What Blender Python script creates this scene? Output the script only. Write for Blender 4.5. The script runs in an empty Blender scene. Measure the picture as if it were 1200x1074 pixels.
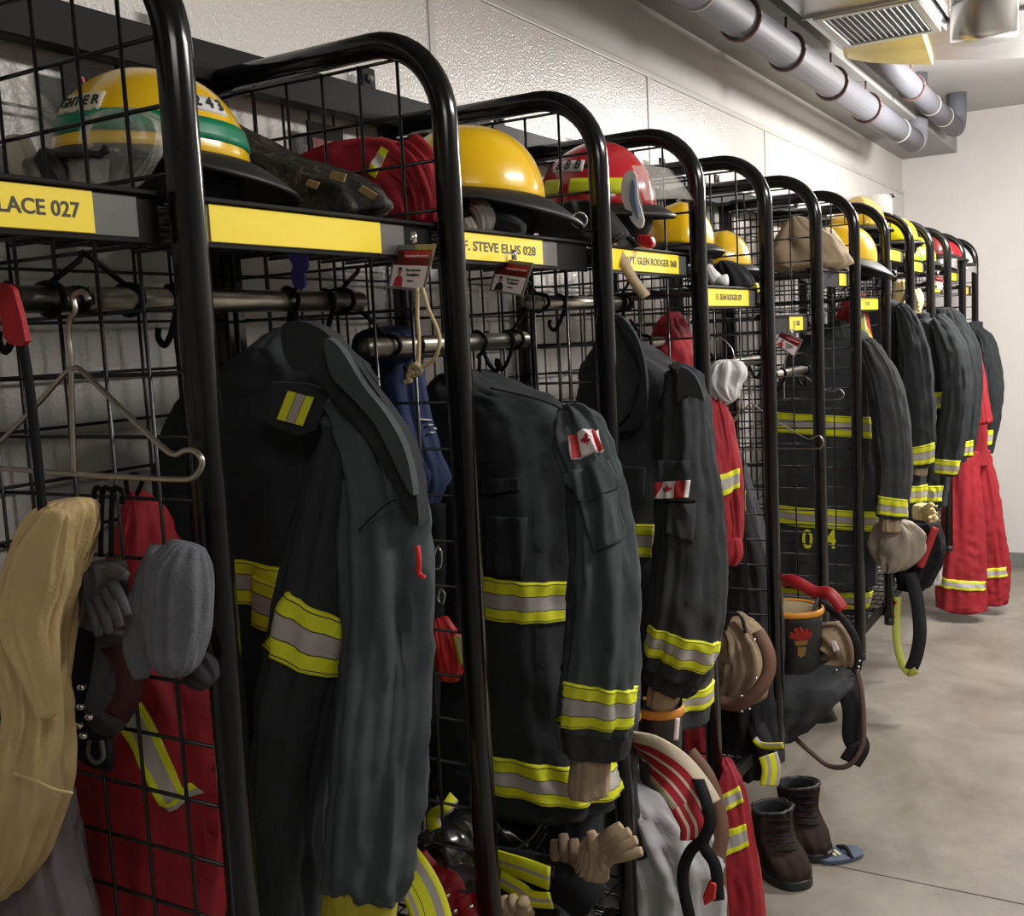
import bpy, bmesh, math, random
from mathutils import Vector, Matrix, noise

S = 0.508            # bay width
D = 0.506            # rack depth (front post axis)
H = 2.0905           # top of the dividers
ZB = 0.43            # underside of the racks
FAR = 6.631
CEIL = 2.90
SOF = 2.6575
NB = 12

# ------------------------------------------------------------------ camera
F, YAW, PITCH, ROLL = 1253.0, 0.5387, 0.1104, -0.051
CAM = Vector((1.3905, -0.8306, 1.6232))
_f = Vector((-math.sin(YAW)*math.cos(PITCH), math.cos(YAW)*math.cos(PITCH), -math.sin(PITCH)))
_r0 = Vector((math.cos(YAW), math.sin(YAW), 0)); _u0 = _r0.cross(_f)
RT = _r0*math.cos(ROLL) + _u0*math.sin(ROLL)
UP = -_r0*math.sin(ROLL) + _u0*math.cos(ROLL)
FW = _f
scene = bpy.context.scene
cam = bpy.data.objects.new('camera', bpy.data.cameras.new('camera'))
scene.collection.objects.link(cam)
cam.matrix_world = Matrix(((RT.x, UP.x, -FW.x, CAM.x), (RT.y, UP.y, -FW.y, CAM.y), (RT.z, UP.z, -FW.z, CAM.z), (0, 0, 0, 1)))
cam.data.sensor_width = 36; cam.data.lens = 36*F/1200; cam.data.clip_start = 0.02
scene.camera = cam

# ------------------------------------------------------------------ light
wd = bpy.data.worlds.new('world'); scene.world = wd; wd.use_nodes = True
wd.node_tree.nodes['Background'].inputs[0].default_value = (1.0, .98, .97, 1)
wd.node_tree.nodes['Background'].inputs[1].default_value = .20
def lamp(kind, loc, power, size, color=(1, .96, .92), target=None, size_y=None):
    l = bpy.data.lights.new('lamp_light', kind); l.energy = power; l.color = color
    if kind == 'AREA':
        l.size = size
        if size_y: l.shape = 'RECTANGLE'; l.size_y = size_y
    else: l.shadow_soft_size = size
    o = bpy.data.objects.new('ceiling_light_source', l); scene.collection.objects.link(o); o.location = loc
    if target is not None: o.rotation_euler = (Vector(target)-Vector(loc)).to_track_quat('-Z', 'Y').to_euler()
    return o
lamp('POINT', (1.18, 4.3, 2.42), 125, .10)
lamp('AREA', (2.0, 4.6, 2.75), 75, 1.2, target=(2.0, 4.6, 0), size_y=.3)
lamp('AREA', (2.3, 1.4, 2.75), 50, 1.2, target=(1.2, 1.4, .6), size_y=.3)
lamp('AREA', (2.2, -1.6, 2.75), 11, 1.2, target=(.6, 0.2, .8), size_y=.3)
scene.view_settings.view_transform = 'Standard'; scene.view_settings.look = 'None'
scene.view_settings.gamma = 1; scene.view_settings.use_curve_mapping = False
scene.view_settings.exposure = 0.0

# ------------------------------------------------------------------ measuring helpers (photo point -> place in the room)
def ray(x, y): return FW + RT*((x-600)/F) - UP*((y-537)/F)
def at(x, y, axis, val):
    d = ray(x, y); t = (val-CAM[axis])/d[axis]; return CAM + d*t
def pj(P):
    d = Vector(P)-CAM; z = d.dot(FW); return 600+F*d.dot(RT)/z, 537-F*d.dot(UP)/z
def dep(P): return (Vector(P)-CAM).dot(FW)
def xat(px, Y, Z):
    # x of the point (x,Y,Z) that shows in photo column px
    k = (px-600)/F; q = RT - FW*k; c = Vector((0, Y, Z))-CAM
    return -(q.y*c.y + q.z*c.z)/q.x + CAM.x

# ------------------------------------------------------------------ materials
MATS = {}
def mat(name, col, rough=.6, metal=0, bump=0, bscale=60, var=0, vscale=6, alpha=1, trans=0, weave=0, spec=None, emit=0, coat=0, bdist=.002):
    if name in MATS: return MATS[name]
    m = bpy.data.materials.new(name); m.use_nodes = True; nt = m.node_tree; b = nt.nodes['Principled BSDF']
    col = tuple(c for c in col)
    b.inputs['Base Color'].default_value = (*col, 1); b.inputs['Roughness'].default_value = rough; b.inputs['Metallic'].default_value = metal
    if spec is not None: b.inputs['Specular IOR Level'].default_value = spec
    if coat: b.inputs['Coat Weight'].default_value = coat; b.inputs['Coat Roughness'].default_value = .08
    if alpha < 1: b.inputs['Alpha'].default_value = alpha
    if trans: b.inputs['Transmission Weight'].default_value = trans
    if emit: b.inputs['Emission Color'].default_value = (*col, 1); b.inputs['Emission Strength'].default_value = emit
    tc = nt.nodes.new('ShaderNodeTexCoord')
    if var:
        n = nt.nodes.new('ShaderNodeTexNoise'); n.inputs['Scale'].default_value = vscale; n.inputs['Detail'].default_value = 6; n.inputs['Roughness'].default_value = .65
        nt.links.new(tc.outputs['Object'], n.inputs['Vector'])
        r = nt.nodes.new('ShaderNodeValToRGB'); r.color_ramp.elements[0].position = .3; r.color_ramp.elements[1].position = .7
        r.color_ramp.elements[0].color = (*[max(0, c*(1-var)) for c in col], 1); r.color_ramp.elements[1].color = (*[min(1, c*(1+var)) for c in col], 1)
        nt.links.new(n.outputs['Fac'], r.inputs[0]); nt.links.new(r.outputs[0], b.inputs['Base Color'])
    if bump:
        n = nt.nodes.new('ShaderNodeTexNoise'); n.inputs['Scale'].default_value = bscale; n.inputs['Detail'].default_value = 3
        nt.links.new(tc.outputs['Object'], n.inputs['Vector'])
        src = n.outputs['Fac']
        if weave:
            w = nt.nodes.new('ShaderNodeTexWave'); w.inputs['Scale'].default_value = weave; w.inputs['Distortion'].default_value = 1.5; w.bands_direction = 'DIAGONAL'
            nt.links.new(tc.outputs['Object'], w.inputs['Vector'])
            ad = nt.nodes.new('ShaderNodeMath'); ad.operation = 'ADD'; nt.links.new(n.outputs['Fac'], ad.inputs[0]); nt.links.new(w.outputs['Fac'], ad.inputs[1]); src = ad.outputs[0]
        bp = nt.nodes.new('ShaderNodeBump'); bp.inputs['Strength'].default_value = bump; bp.inputs['Distance'].default_value = bdist
        nt.links.new(src, bp.inputs['Height']); nt.links.new(bp.outputs[0], b.inputs['Normal'])
    MATS[name] = m; return m
def lin(r, g, b):
    f = lambda c: ((c/255+.055)/1.055)**2.4 if c > 10.3 else c/255/12.92
    return (f(r), f(g), f(b))
M_BLACK = mat('black_enamel', (.006, .0055, .006), .16, spec=.42)
M_BLKP = mat('black_plate', (.007, .0065, .0065), .5, spec=.10)
M_WIRE = mat('black_wire', (.007, .007, .008), .28)
M_YLAB = mat('yellow_label', lin(250, 222, 20), .45)
M_INK = mat('black_ink', (.02, .018, .015), .5)
M_GREYP = mat('grey_holder', lin(84, 82, 80), .35)
M_STEEL = mat('brushed_steel', (.42, .39, .34), .32, metal=1, var=.12, vscale=30)
M_CHROME = mat('chrome', (.75, .73, .7), .15, metal=1)
M_TURN = mat('navy_turnout_cloth', (.030, .034, .037), .88, bump=.5, bscale=220, weave=260, var=.22, vscale=9, spec=.25)
M_TURN2 = mat('grey_green_turnout_cloth', (.070, .086, .090), .9, bump=.5, bscale=220, weave=260, var=.25, vscale=9, spec=.25)
M_TURN3 = mat('charcoal_turnout_cloth', (.052, .054, .058), .9, bump=.5, bscale=220, weave=260, var=.22, vscale=9, spec=.25)
M_DRK = mat('black_cloth', (.011, .011, .013), .85, bump=.4, bscale=150, spec=.25)
M_LIME = mat('lime_reflective_trim', lin(226, 230, 40), .55, bump=.25, bscale=300)
M_SILV = mat('silver_reflective_tape', lin(176, 170, 164), .4, bump=.2, bscale=300)
M_STITCH = mat('stitch_line', (.03, .03, .01), .8)
M_RED = mat('red_coverall_cloth', (.30, .009, .018), .8, bump=.4, bscale=200, var=.15, vscale=5)
M_REDP = mat('red_gloss_shell', (.50, .015, .025), .2, coat=.7)
M_YELP = mat('yellow_gloss_shell', lin(243, 196, 18), .28, coat=.5)
M_LIMEP = mat('lime_gloss_shell', lin(240, 230, 20), .3, coat=.4)
M_GREEN = mat('green_band', lin(10, 128, 92), .4)
M_BRIM = mat('black_rubber', (.012, .012, .012), .5)
M_WHITE = mat('white_cloth', (.72, .71, .70), .7, bump=.3, bscale=80)
M_CARD = mat('white_card', lin(235, 225, 225), .4)
M_BEIGE = mat('beige_knit', lin(196, 170, 122), .95, bump=.5, bscale=240, var=.08)
M_TAN = mat('tan_liner_cloth', lin(158, 138, 112), .9, bump=.5, bscale=160, var=.15)
M_LEATH = mat('tan_leather', lin(168, 148, 118), .7, bump=.5, bscale=90, var=.2)
M_GREYK = mat('grey_fleece', lin(98, 100, 106), .95, bump=.6, bscale=300, var=.12, vscale=25)
M_LGREY = mat('light_grey_canvas', lin(170, 170, 172), .8, bump=.4, bscale=120, var=.12)
M_NAVY = mat('navy_bandana_cloth', lin(36, 48, 82), .85, bump=.3, bscale=200, var=.1)
M_PURP = mat('violet_cloth', lin(70, 62, 150), .6)
M_ORG = mat('orange_rubber', lin(204, 136, 40), .5)
M_RUB = mat('black_boot_rubber', (.016, .016, .016), .42, bump=.2, bscale=60)
M_BROWN = mat('brown_leather', (.022, .013, .011), .8, spec=.15, bump=.5, bscale=70, var=.3, vscale=12)
M_BRNR = mat('brown_rim_leather', lin(110, 78, 62), .7, bump=.4, bscale=70, var=.3)
M_ROPE = mat('cream_rope', lin(190, 172, 130), .8, bump=.6, bscale=400)
def glassy():
    m = bpy.data.materials.new('clear_plastic'); m.use_nodes = True; nt = m.node_tree
    b = nt.nodes['Principled BSDF']; b.inputs['Base Color'].default_value = (.85, .83, .76, 1); b.inputs['Roughness'].default_value = .12
    b.inputs['Alpha'].default_value = .2; b.inputs['Coat Weight'].default_value = 1
    return m
M_CLEAR = glassy()

# ------------------------------------------------------------------ object helpers
COL = scene.collection
def link(name, me, mats=None, parent=None, smooth=False, loc=None, rot=None):
    if mats is not None:
        if len(me.materials) == 0:
            for m in (mats if isinstance(mats, (list, tuple)) else [mats]): me.materials.append(m)
    if smooth: me.polygons.foreach_set('use_smooth', [True]*len(me.polygons))
    o = bpy.data.objects.new(name, me); COL.objects.link(o)
    if parent: o.parent = parent
    if loc is not None: o.location = loc
    if rot is not None: o.rotation_euler = rot
    return o
def thing(name, label, cat, loc=(0, 0, 0), group=None, rz=0):
    o = bpy.data.objects.new(name, None); COL.objects.link(o); o.location = loc; o.rotation_euler = (0, 0, rz)
    o.empty_display_size = .05; o['label'] = label; o['category'] = cat
    if group: o['group'] = group
    return o
def tag(o, label, cat, group=None):
    o['label'] = label; o['category'] = cat
    if group: o['group'] = group
    return o
def struct(o): o['kind'] = 'structure'; return o
class MB:
    def __init__(s): s.v = []; s.f = []; s.m = []
    def add(s, vs, fs, mi=0):
        k = len(s.v); s.v += [tuple(v) for v in vs]; s.f += [tuple(i+k for i in f) for f in fs]; s.m += [mi]*len(fs); return s
    def box(s, a, b, mi=0):
        x0, y0, z0 = a; x1, y1, z1 = b
        return s.add([(x0,y0,z0),(x1,y0,z0),(x1,y1,z0),(x0,y1,z0),(x0,y0,z1),(x1,y0,z1),(x1,y1,z1),(x0,y1,z1)],
                     [(0,3,2,1),(4,5,6,7),(0,1,5,4),(1,2,6,5),(2,3,7,6),(3,0,4,7)], mi)
    def tube(s, pts, r, n=10, mi=0, cap=True, flat=1.0, upv=None):
        pts = [Vector(p) for p in pts]; N = len(pts); rr = r if isinstance(r, (list, tuple)) else [r]*N
        vs = []; T0 = (pts[1]-pts[0]).normalized(); a = T0.orthogonal().normalized()
        if upv is not None:
            a = Vector(upv); a = (a-T0*a.dot(T0)).normalized()
        for i, p in enumerate(pts):
            if N == 2: t = T0
            else: t = (pts[min(i+1, N-1)]-pts[max(i-1, 0)]).normalized()
            a = (a-t*a.dot(t)).normalized(); b = t.cross(a)
            for k in range(n):
                an = 2*math.pi*k/n; vs.append(p+a*math.cos(an)*rr[i]+b*math.sin(an)*rr[i]*flat)
        fs = [(i*n+k, i*n+(k+1) % n, (i+1)*n+(k+1) % n, (i+1)*n+k) for i in range(N-1) for k in range(n)]
        if cap: fs += [tuple(range(n-1, -1, -1)), tuple((N-1)*n+k for k in range(n))]
        return s.add(vs, fs, mi)
    def lathe(s, prof, n=24, c=(0, 0, 0), mi=0, sx=1, sy=1, cap=True):
        vs = []
        for r, z in prof:
            for k in range(n): a = 2*math.pi*k/n; vs.append((c[0]+r*sx*math.cos(a), c[1]+r*sy*math.sin(a), c[2]+z))
        N = len(prof)
        fs = [(i*n+k, i*n+(k+1) % n, (i+1)*n+(k+1) % n, (i+1)*n+k) for i in range(N-1) for k in range(n)]
        if cap: fs += [tuple(range(n-1, -1, -1)), tuple((N-1)*n+k for k in range(n))]
        return s.add(vs, fs, mi)
    def mesh(s, name):
        me = bpy.data.meshes.new(name); me.from_pydata(s.v, [], s.f); me.polygons.foreach_set('material_index', s.m)
        bm = bmesh.new(); bm.from_mesh(me); bmesh.ops.recalc_face_normals(bm, faces=bm.faces); bm.to_mesh(me); bm.free(); me.update(); return me
    def build(s, name, mats, parent=None, smooth=False, **k): return link(name, s.mesh(name), mats, parent, smooth, **k)
def bez(pts, n=8):
    # Catmull-Rom through points
    P = [Vector(p) for p in pts]; out = []
    for i in range(len(P)-1):
        p0 = P[max(i-1, 0)]; p1 = P[i]; p2 = P[i+1]; p3 = P[min(i+2, len(P)-1)]
        for k in range(n):
            t = k/n; out.append(.5*((2*p1)+(p2-p0)*t+(2*p0-5*p1+4*p2-p3)*t*t+(3*p1-p0-3*p2+p3)*t**3))
    out.append(P[-1]); return out
def bevel(o, w=.003, seg=2):
    m = o.modifiers.new('bevel', 'BEVEL'); m.width = w; m.segments = seg; m.limit_method = 'ANGLE'; return o
_tc = {}
def text_mesh(s, size, squeeze=1.0, extrude=.0004):
    key = (s, size, squeeze)
    if key in _tc: return _tc[key]
    cu = bpy.data.curves.new('lettering', 'FONT'); cu.body = s; cu.size = size; cu.extrude = extrude; cu.align_x = 'CENTER'; cu.align_y = 'CENTER'; cu.offset = size*.018
    cu.resolution_u = 3
    o = bpy.data.objects.new('lettering', cu); COL.objects.link(o)
    dg = bpy.context.evaluated_depsgraph_get(); me = bpy.data.meshes.new_from_object(o.evaluated_get(dg)); me.name = 'lettering'
    bpy.data.objects.remove(o)
    for v in me.vertices: v.co.x *= squeeze
    _tc[key] = me; return me
def text(s, size, m, parent, org, right, up, squeeze=1.0, name='lettering'):
    me = text_mesh(s, size, squeeze).copy(); right = Vector(right).normalized(); up = Vector(up); up = (up-right*up.dot(right)).normalized(); n = right.cross(up)
    M4 = Matrix(((right.x, up.x, n.x, org[0]), (right.y, up.y, n.y, org[1]), (right.z, up.z, n.z, org[2]), (0, 0, 0, 1)))
    me.transform(M4)
    return link(name, me, m, parent)
def ws(o, parent):
    # parent an object whose mesh is in world coordinates under a thing placed at its base
    o.parent = parent; o.matrix_parent_inverse = Matrix.Translation(-Vector(parent.location)); return o

# ------------------------------------------------------------------ room
def wall_mat(name, col, bump=.0, scale=90, rough=.5, var=.05, dist=.002):
    return mat(name, col, rough, bump=bump, bscale=scale, var=var, vscale=2.2, bdist=dist)
M_PAINT = wall_mat('wall_paint', (.56, .54, .51), .1, 200, .6)
M_FRP = wall_mat('pebbled_wall_panel', (.60, .575, .545), .95, 150, .24, .03, .002)
M_TRIM = mat('panel_trim', (.50, .485, .46), .4)
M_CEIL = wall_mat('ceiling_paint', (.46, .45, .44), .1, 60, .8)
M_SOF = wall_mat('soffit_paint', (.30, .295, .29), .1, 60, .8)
def conc():
    m = bpy.data.materials.new('polished_concrete'); m.use_nodes = True; nt = m.node_tree; b = nt.nodes['Principled BSDF']
    tc = nt.nodes.new('ShaderNodeTexCoord'); n1 = nt.nodes.new('ShaderNodeTexNoise'); n1.inputs['Scale'].default_value = 1.6; n1.inputs['Detail'].default_value = 10; n1.inputs['Roughness'].default_value = .68; n1.inputs['Distortion'].default_value = .5
    nt.links.new(tc.outputs['Object'], n1.inputs['Vector'])
    r = nt.nodes.new('ShaderNodeValToRGB'); r.color_ramp.elements[0].position = .32; r.color_ramp.elements[0].color = (.150, .132, .106, 1)
    r.color_ramp.elements[1].position = .68; r.color_ramp.elements[1].color = (.325, .298, .255, 1)
    nt.links.new(n1.outputs['Fac'], r.inputs[0]); nt.links.new(r.outputs[0], b.inputs['Base Color'])
    n2 = nt.nodes.new('ShaderNodeTexNoise'); n2.inputs['Scale'].default_value = 5; n2.inputs['Detail'].default_value = 5; nt.links.new(tc.outputs['Object'], n2.inputs['Vector'])
    mr = nt.nodes.new('ShaderNodeMapRange'); mr.inputs[3].default_value = .3; mr.inputs[4].default_value = .5; nt.links.new(n2.outputs['Fac'], mr.inputs[0]); nt.links.new(mr.outputs[0], b.inputs['Roughness'])
    return m
M_CONC = conc()
XR, Y0 = 3.4, -3.0
# floor in slabs split by saw joints
fl = struct(bpy.data.objects.new('floor', None)); COL.objects.link(fl)
jy = [Y0, -.78, 2.262, 5.3, FAR+.02]
for a, b in zip(jy[:-1], jy[1:]):
    bevel(MB().box((-.1, a+.0025, -.1), (XR+.05, b-.0025, 0)).build('floor_slab', M_CONC, fl), .002)
MB().box((-.1, Y0, -.12), (XR+.05, FAR+.05, -.006)).build('floor_bed', mat('joint_filler', (.10, .09, .08), .9), fl)
struct(MB().box((-.12, Y0, 0), (0, FAR+.1, CEIL)).build('wall_left', M_PAINT)); wl = bpy.data.objects['wall_left']
ys = [-2.44, -1.22, 0.0, 1.23, 2.452, 3.674, 4.896, 6.118, FAR]
for a, b in zip(ys[:-1], ys[1:]):
    bevel(MB().box((0, a+.003, .1), (.006, b-.003, 2.437)).build('wall_panel', M_FRP, wl), .001)
    MB().box((.004, b-.011, .1), (.009, b+.011 if b < FAR else b, 2.437)).build('panel_joint_strip', M_TRIM, wl)
tr = struct(bevel(MB().box((0, Y0, 2.432), (.012, FAR, 2.452)).build('trim_1', M_TRIM), .003))
struct(MB().box((-.12, FAR, 0), (XR, FAR+.12, CEIL)).build('wall_back', wall_mat('far_wall_paint', (.62, .60, .58), .1, 200, .6)))
struct(MB().box((XR, Y0, 0), (XR+.12, FAR, CEIL)).build('wall_right', M_PAINT))
struct(MB().box((-.12, Y0-.12, 0), (XR+.12, Y0, CEIL)).build('wall_front', M_PAINT))
struct(bevel(MB().box((.0, FAR-.012, 0), (XR, FAR, .095)).build('baseboard_back', mat('grey_vinyl_base', lin(118, 118, 118), .5)), .003))
struct(bevel(MB().box((0, Y0, 0), (.012, FAR-.012, .095)).build('baseboard_left', MATS['grey_vinyl_base']), .003))
struct(MB().box((-.12, Y0, CEIL), (XR+.12, FAR+.1, CEIL+.1)).build('ceiling', M_CEIL))
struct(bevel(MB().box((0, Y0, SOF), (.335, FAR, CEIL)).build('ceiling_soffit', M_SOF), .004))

# ------------------------------------------------------------------ pipes, duct
M_PIPE = mat('grey_pipe', lin(108, 108, 117), .55, var=.06, spec=.3)
M_HANG = mat('rusty_hanger', lin(110, 84, 82), .5)
def pipe(x, z, r, y0, y1, label, hang):
    t = thing('ceiling_pipe', label, 'pipe', (x, y0, z))
    mb = MB().tube([(0, 0, 0), (0, y1-y0-.10, 0)] , r, 24); ws_ = mb.build('pipe_run', M_PIPE, t, True)
    pts = [Vector((0, y1-y0-.10, 0))]+[Vector((0, y1-y0-.10+.08*math.sin(a), .08-.08*math.cos(a))) for a in [math.pi/2*k/6 for k in range(1, 7)]]+[Vector((0, y1-y0-.02, SOF-z if x < .3 else CEIL-z))]
    MB().tube(pts, r*1.04, 24).build('elbow', M_PIPE, t, True)
    for hy in hang:
        ring = [(math.cos(a)*(r+.006), hy-y0, math.sin(a)*(r+.006)) for a in [math.pi*2*k/20 for k in range(21)]]
        h = MB(); h.tube(ring, .006, 8); h.tube([(0, hy-y0, r), (0, hy-y0, (SOF if x < .33 else CEIL)-z)], .005, 8); h.tube([(-r-.02, hy-y0, 0), (-r-.002, hy-y0, 0)], .008, 8)
        h.build('pipe_hanger', M_HANG, t, True)
    for cy in (y0+.6*(y1-y0), y1-.5):
        MB().tube([(0, cy-y0-.004, 0), (0, cy-y0+.004, 0)], r+.003, 24).build('coupling', M_SILV, t, True)
    return t
pipe(.325, 2.545, .056, -2.8, 5.3, 'near grey ceiling pipe with brown clamp hangers, closest to left wall', (1.2, 2.42, 2.9, 3.5, 4.1))
pipe(.425, 2.70, .052, 3.75, 6.0, 'outer grey ceiling pipe that starts under the sheet metal duct', (4.6,))
M_DUCT = mat('galvanised_sheet', (.72, .73, .74), .28, metal=1, var=.10, vscale=5)
M_DUCTY = mat('yellow_galvanised_sheet', (.80, .66, .28), .35, metal=.8, var=.15, vscale=4)  # sheet metal tinted yellow, for the transition piece only
dt = thing('ventilation_duct', 'bright galvanised ceiling duct with a louvred grille, upper right', 'duct', (.8, 2.4, 2.61))
outl = [(.40, 1.0), (.40, 3.28), (1.5, 3.28), (1.5, 1.0)]
k = len(outl)
def prism(outl, z0, z1):
    m = MB(); n = len(outl); m.add([(x, y, z0) for x, y in outl]+[(x, y, z1) for x, y in outl], [tuple(range(n-1, -1, -1)), tuple(range(n, 2*n))]+[(i, (i+1) % n, n+(i+1) % n, n+i) for i in range(n)]); return m
ws(bevel(prism([(.42, 1.0), (.42, 3.26), (.78, 3.26), (.78, 1.0)], 2.606, CEIL-.003).build('duct_body', M_DUCT), .003), dt)
ws(bevel(prism([(.79, 1.0), (.79, 3.26), (1.6, 3.26), (1.6, 1.0)], 2.64, CEIL-.003).build('duct_side_section', M_DUCT), .003), dt)
arc = [(.40, 3.44), (.45, 3.56), (.54, 3.68), (.65, 3.79), (.78, 3.90), (.93, 4.0), (1.1, 4.08)]
ws(bevel(prism([(.42, 3.265)]+arc[:4]+[(.70, 3.265)], 2.612, CEIL-.003).build('duct_transition', M_DUCTY), .003), dt)
ws(bevel(prism([(.70, 3.265)]+arc[3:]+[(1.1, 3.265)], 2.63, CEIL-.003).build('duct_boot', M_DUCT), .003), dt)
ws(MB().lathe([(.10, -.10), (.10, .0), (.104, .004), (.10, .01), (.10, .04)], 40, (.93, 3.0, 2.60)).build('round_collar', M_DUCT, smooth=True), dt)
for yy in (1.6, 2.2, 2.76): ws(MB().box((.415, yy-.006, 2.598), (.785, yy+.006, 2.606)).build('duct_seam', M_DUCT), dt)
g0, g1, gy0, gy1 = .475, .745, 2.80, 3.18
gf = MB()
for a, b in (((g0-.025, gy0-.03, 2.594), (g1+.025, gy0, 2.605)), ((g0-.025, gy1, 2.594), (g1+.025, gy1+.03, 2.605)), ((g0-.025, gy0, 2.594), (g0, gy1, 2.605)), ((g1, gy0, 2.594), (g1+.025, gy1, 2.605))): gf.box(a, b)
gfo = ws(bevel(gf.build('grille_frame', mat('white_grille', (.62, .62, .6), .4)), .002), dt)
ws(MB().box((g0, gy0, 2.603), (g1, gy1, 2.6055)).build('grille_back', mat('grille_dark', (.16, .17, .2), .7)), dt)
for i in range(14):
    xx = g0+.010+i*(g1-g0-.02)/13
    ws(MB().add([(xx-.006, gy0, 2.603), (xx+.004, gy0, 2.596), (xx+.004, gy1, 2.596), (xx-.006, gy1, 2.603), (xx-.005, gy0, 2.604), (xx+.005, gy0, 2.597), (xx+.005, gy1, 2.597), (xx-.005, gy1, 2.604)],
        [(0,1,2,3),(7,6,5,4),(0,4,5,1),(1,5,6,2),(2,6,7,3),(3,7,4,0)]).build('louvre_blade', mat('louvre_paint', (.45, .46, .48), .4)), dt)

# ------------------------------------------------------------------ racks
R = .0195
def front_path():
    rb = .125; pts = [(.02, 0, H-R), (D-rb, 0, H-R)]
    for k in range(1, 10):
        a = math.pi/2*k/10; pts.append((D-rb+rb*math.sin(a), 0, H-R-rb+rb*math.cos(a)))
    pts += [(D, 0, H-R-rb), (D, 0, ZB)]
    return pts
mf = MB().tube(front_path(), R, 18).mesh('bent_tube_frame')
mrp = MB().box((.028, -.019, ZB), (.062, .019, H-.03)).mesh('rear_post')
mlow = MB().tube([(.06, 0, ZB+.015), (D-R, 0, ZB+.015)], .011, 8).mesh('lower_bar')
mcap = MB().lathe([(.0165, -.03), (.0195, -.028), (.0195, 0)], 18, (D, 0, ZB)).mesh('foot_cap')
mstrip = MB().box((D-.012, -R-.004, ZB+.02), (D+.012, -R+.002, H-.30)).mesh('post_strip')
wr = .0026
vx = [.065+.0726*i for i in range(6)]
mvw = MB().tube([(0, 0, ZB+.02), (0, 0, 2.046)], wr, 6, upv=(0, 1, 0)).mesh('wire')
hz = [1.605+.0715*k for k in range(-16, 6)]+[2.045]
mhw = MB().tube([(.05, 0, 0), (D-R+.002, 0, 0)], wr, 6).mesh('wire')
mhw2 = MB().tube([(.05, 0, 0), (.436, 0, 0)], wr, 6).mesh('wire')
ORD = ['first', 'second', 'third', 'fourth', 'fifth', 'sixth', 'seventh', 'eighth', 'ninth', 'tenth', 'eleventh', 'twelfth', 'thirteenth', 'fourteenth']
def place_words(n): return ORD[n]+' from the camera'
dividers = []
for n in range(-1, NB+1):
    if n == -1: continue
    lab = 'black tubular rack divider with wire grid, '+place_words(n)
    t = thing('rack_divider', lab, 'rack divider', (0, n*S, 0), 'dividers of the gear rack row')
    link('bent_tube_frame', mf, M_BLACK, t, True); link('rear_post', mrp, M_BLACK, t); link('lower_bar', mlow, M_BLACK, t, True); link('foot_cap', mcap, M_BRIM, t, True)
    if n <= 4:
        for x in vx: link('wire', mvw, M_WIRE, t, True, loc=(x, -.0025, 0))
        for z in hz: link('wire', mhw2 if z > 2 else mhw, M_WIRE, t, True, loc=(0, .0025, z))
    else:
        m = MB()
        for x in vx: m.tube([(x, -.0025, ZB+.02), (x, -.0025, 2.046)], wr, 5)
        for z in hz: m.tube([(.05, .0025, z), (.436 if z > 2 else D-R+.002, .0025, z)], wr, 5)
        o = m.build('wire_grid', M_WIRE, t, True); o['kind'] = 'stuff'
    dividers.append(t)
# grid panels along the wall
bv = [.04+.0713*i for i in range(7)]
bz = [1.605+.0755*k for k in range(-15, 6)]
mbv = MB().tube([(0, 0, ZB+.03), (0, 0, 2.075)], wr, 6).mesh('wire')
mbh = MB().tube([(0, .018, 0), (0, S-.018, 0)], wr, 6).mesh('wire')
for n in range(-1, NB):
    t = thing('wall_grid_panel', 'black wire grid panel on the wall behind the '+('leftmost bay' if n == -1 else 'bay right of the '+ORD[n]+' divider'), 'grid panel', (.034, n*S, 0), 'wire grid panels at the back of the racks')
    if n <= 3:
        for y in bv: link('wire', mbv, M_WIRE, t, True, loc=(0, y, 0))
        for z in bz: link('wire', mbh, M_WIRE, t, True, loc=(-.005, 0, z))
    else:
        m = MB()
        for y in bv: m.tube([(0, y, ZB+.03), (0, y, 2.075)], wr, 5)
        for z in bz: m.tube([(-.005, .018, z), (-.005, S-.018, z)], wr, 5)
        o = m.build('wire_grid', M_WIRE, t, True); o['kind'] = 'stuff'
# top rail along the wall, with bolted ears
t = thing('wall_rail', 'long black flat rail bolted to the wall along the top of the racks', 'rail', (.04, 0, 2.1))
bevel(MB().box((-.006, -.9, -.034), (.030, NB*S+.02, .030)).build('rail_bar', M_BLKP, t), .002)
for n in range(-1, NB+1, 1):
    yy = n*S-.075 if n > 0 else n*S-.02
    bevel(MB().box((-.004, yy-.022, .028), (.004, yy+.022, .078)).build('bolt_ear', M_BLKP, t), .003)
    MB().lathe([(.0095, 0), (.0095, .004), (.005, .008)], 6).build('bolt', M_GREYP, t, loc=(.004, yy, .056), rot=(0, math.pi/2, 0))
t = thing('lower_wall_rail', 'black flat rail along the wall at the foot of the racks', 'rail', (.04, 0, ZB))
bevel(MB().box((-.034, -.9, -.0), (-.02, NB*S+.02, .05)).build('rail_bar', M_BLKP, t), .002)

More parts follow.
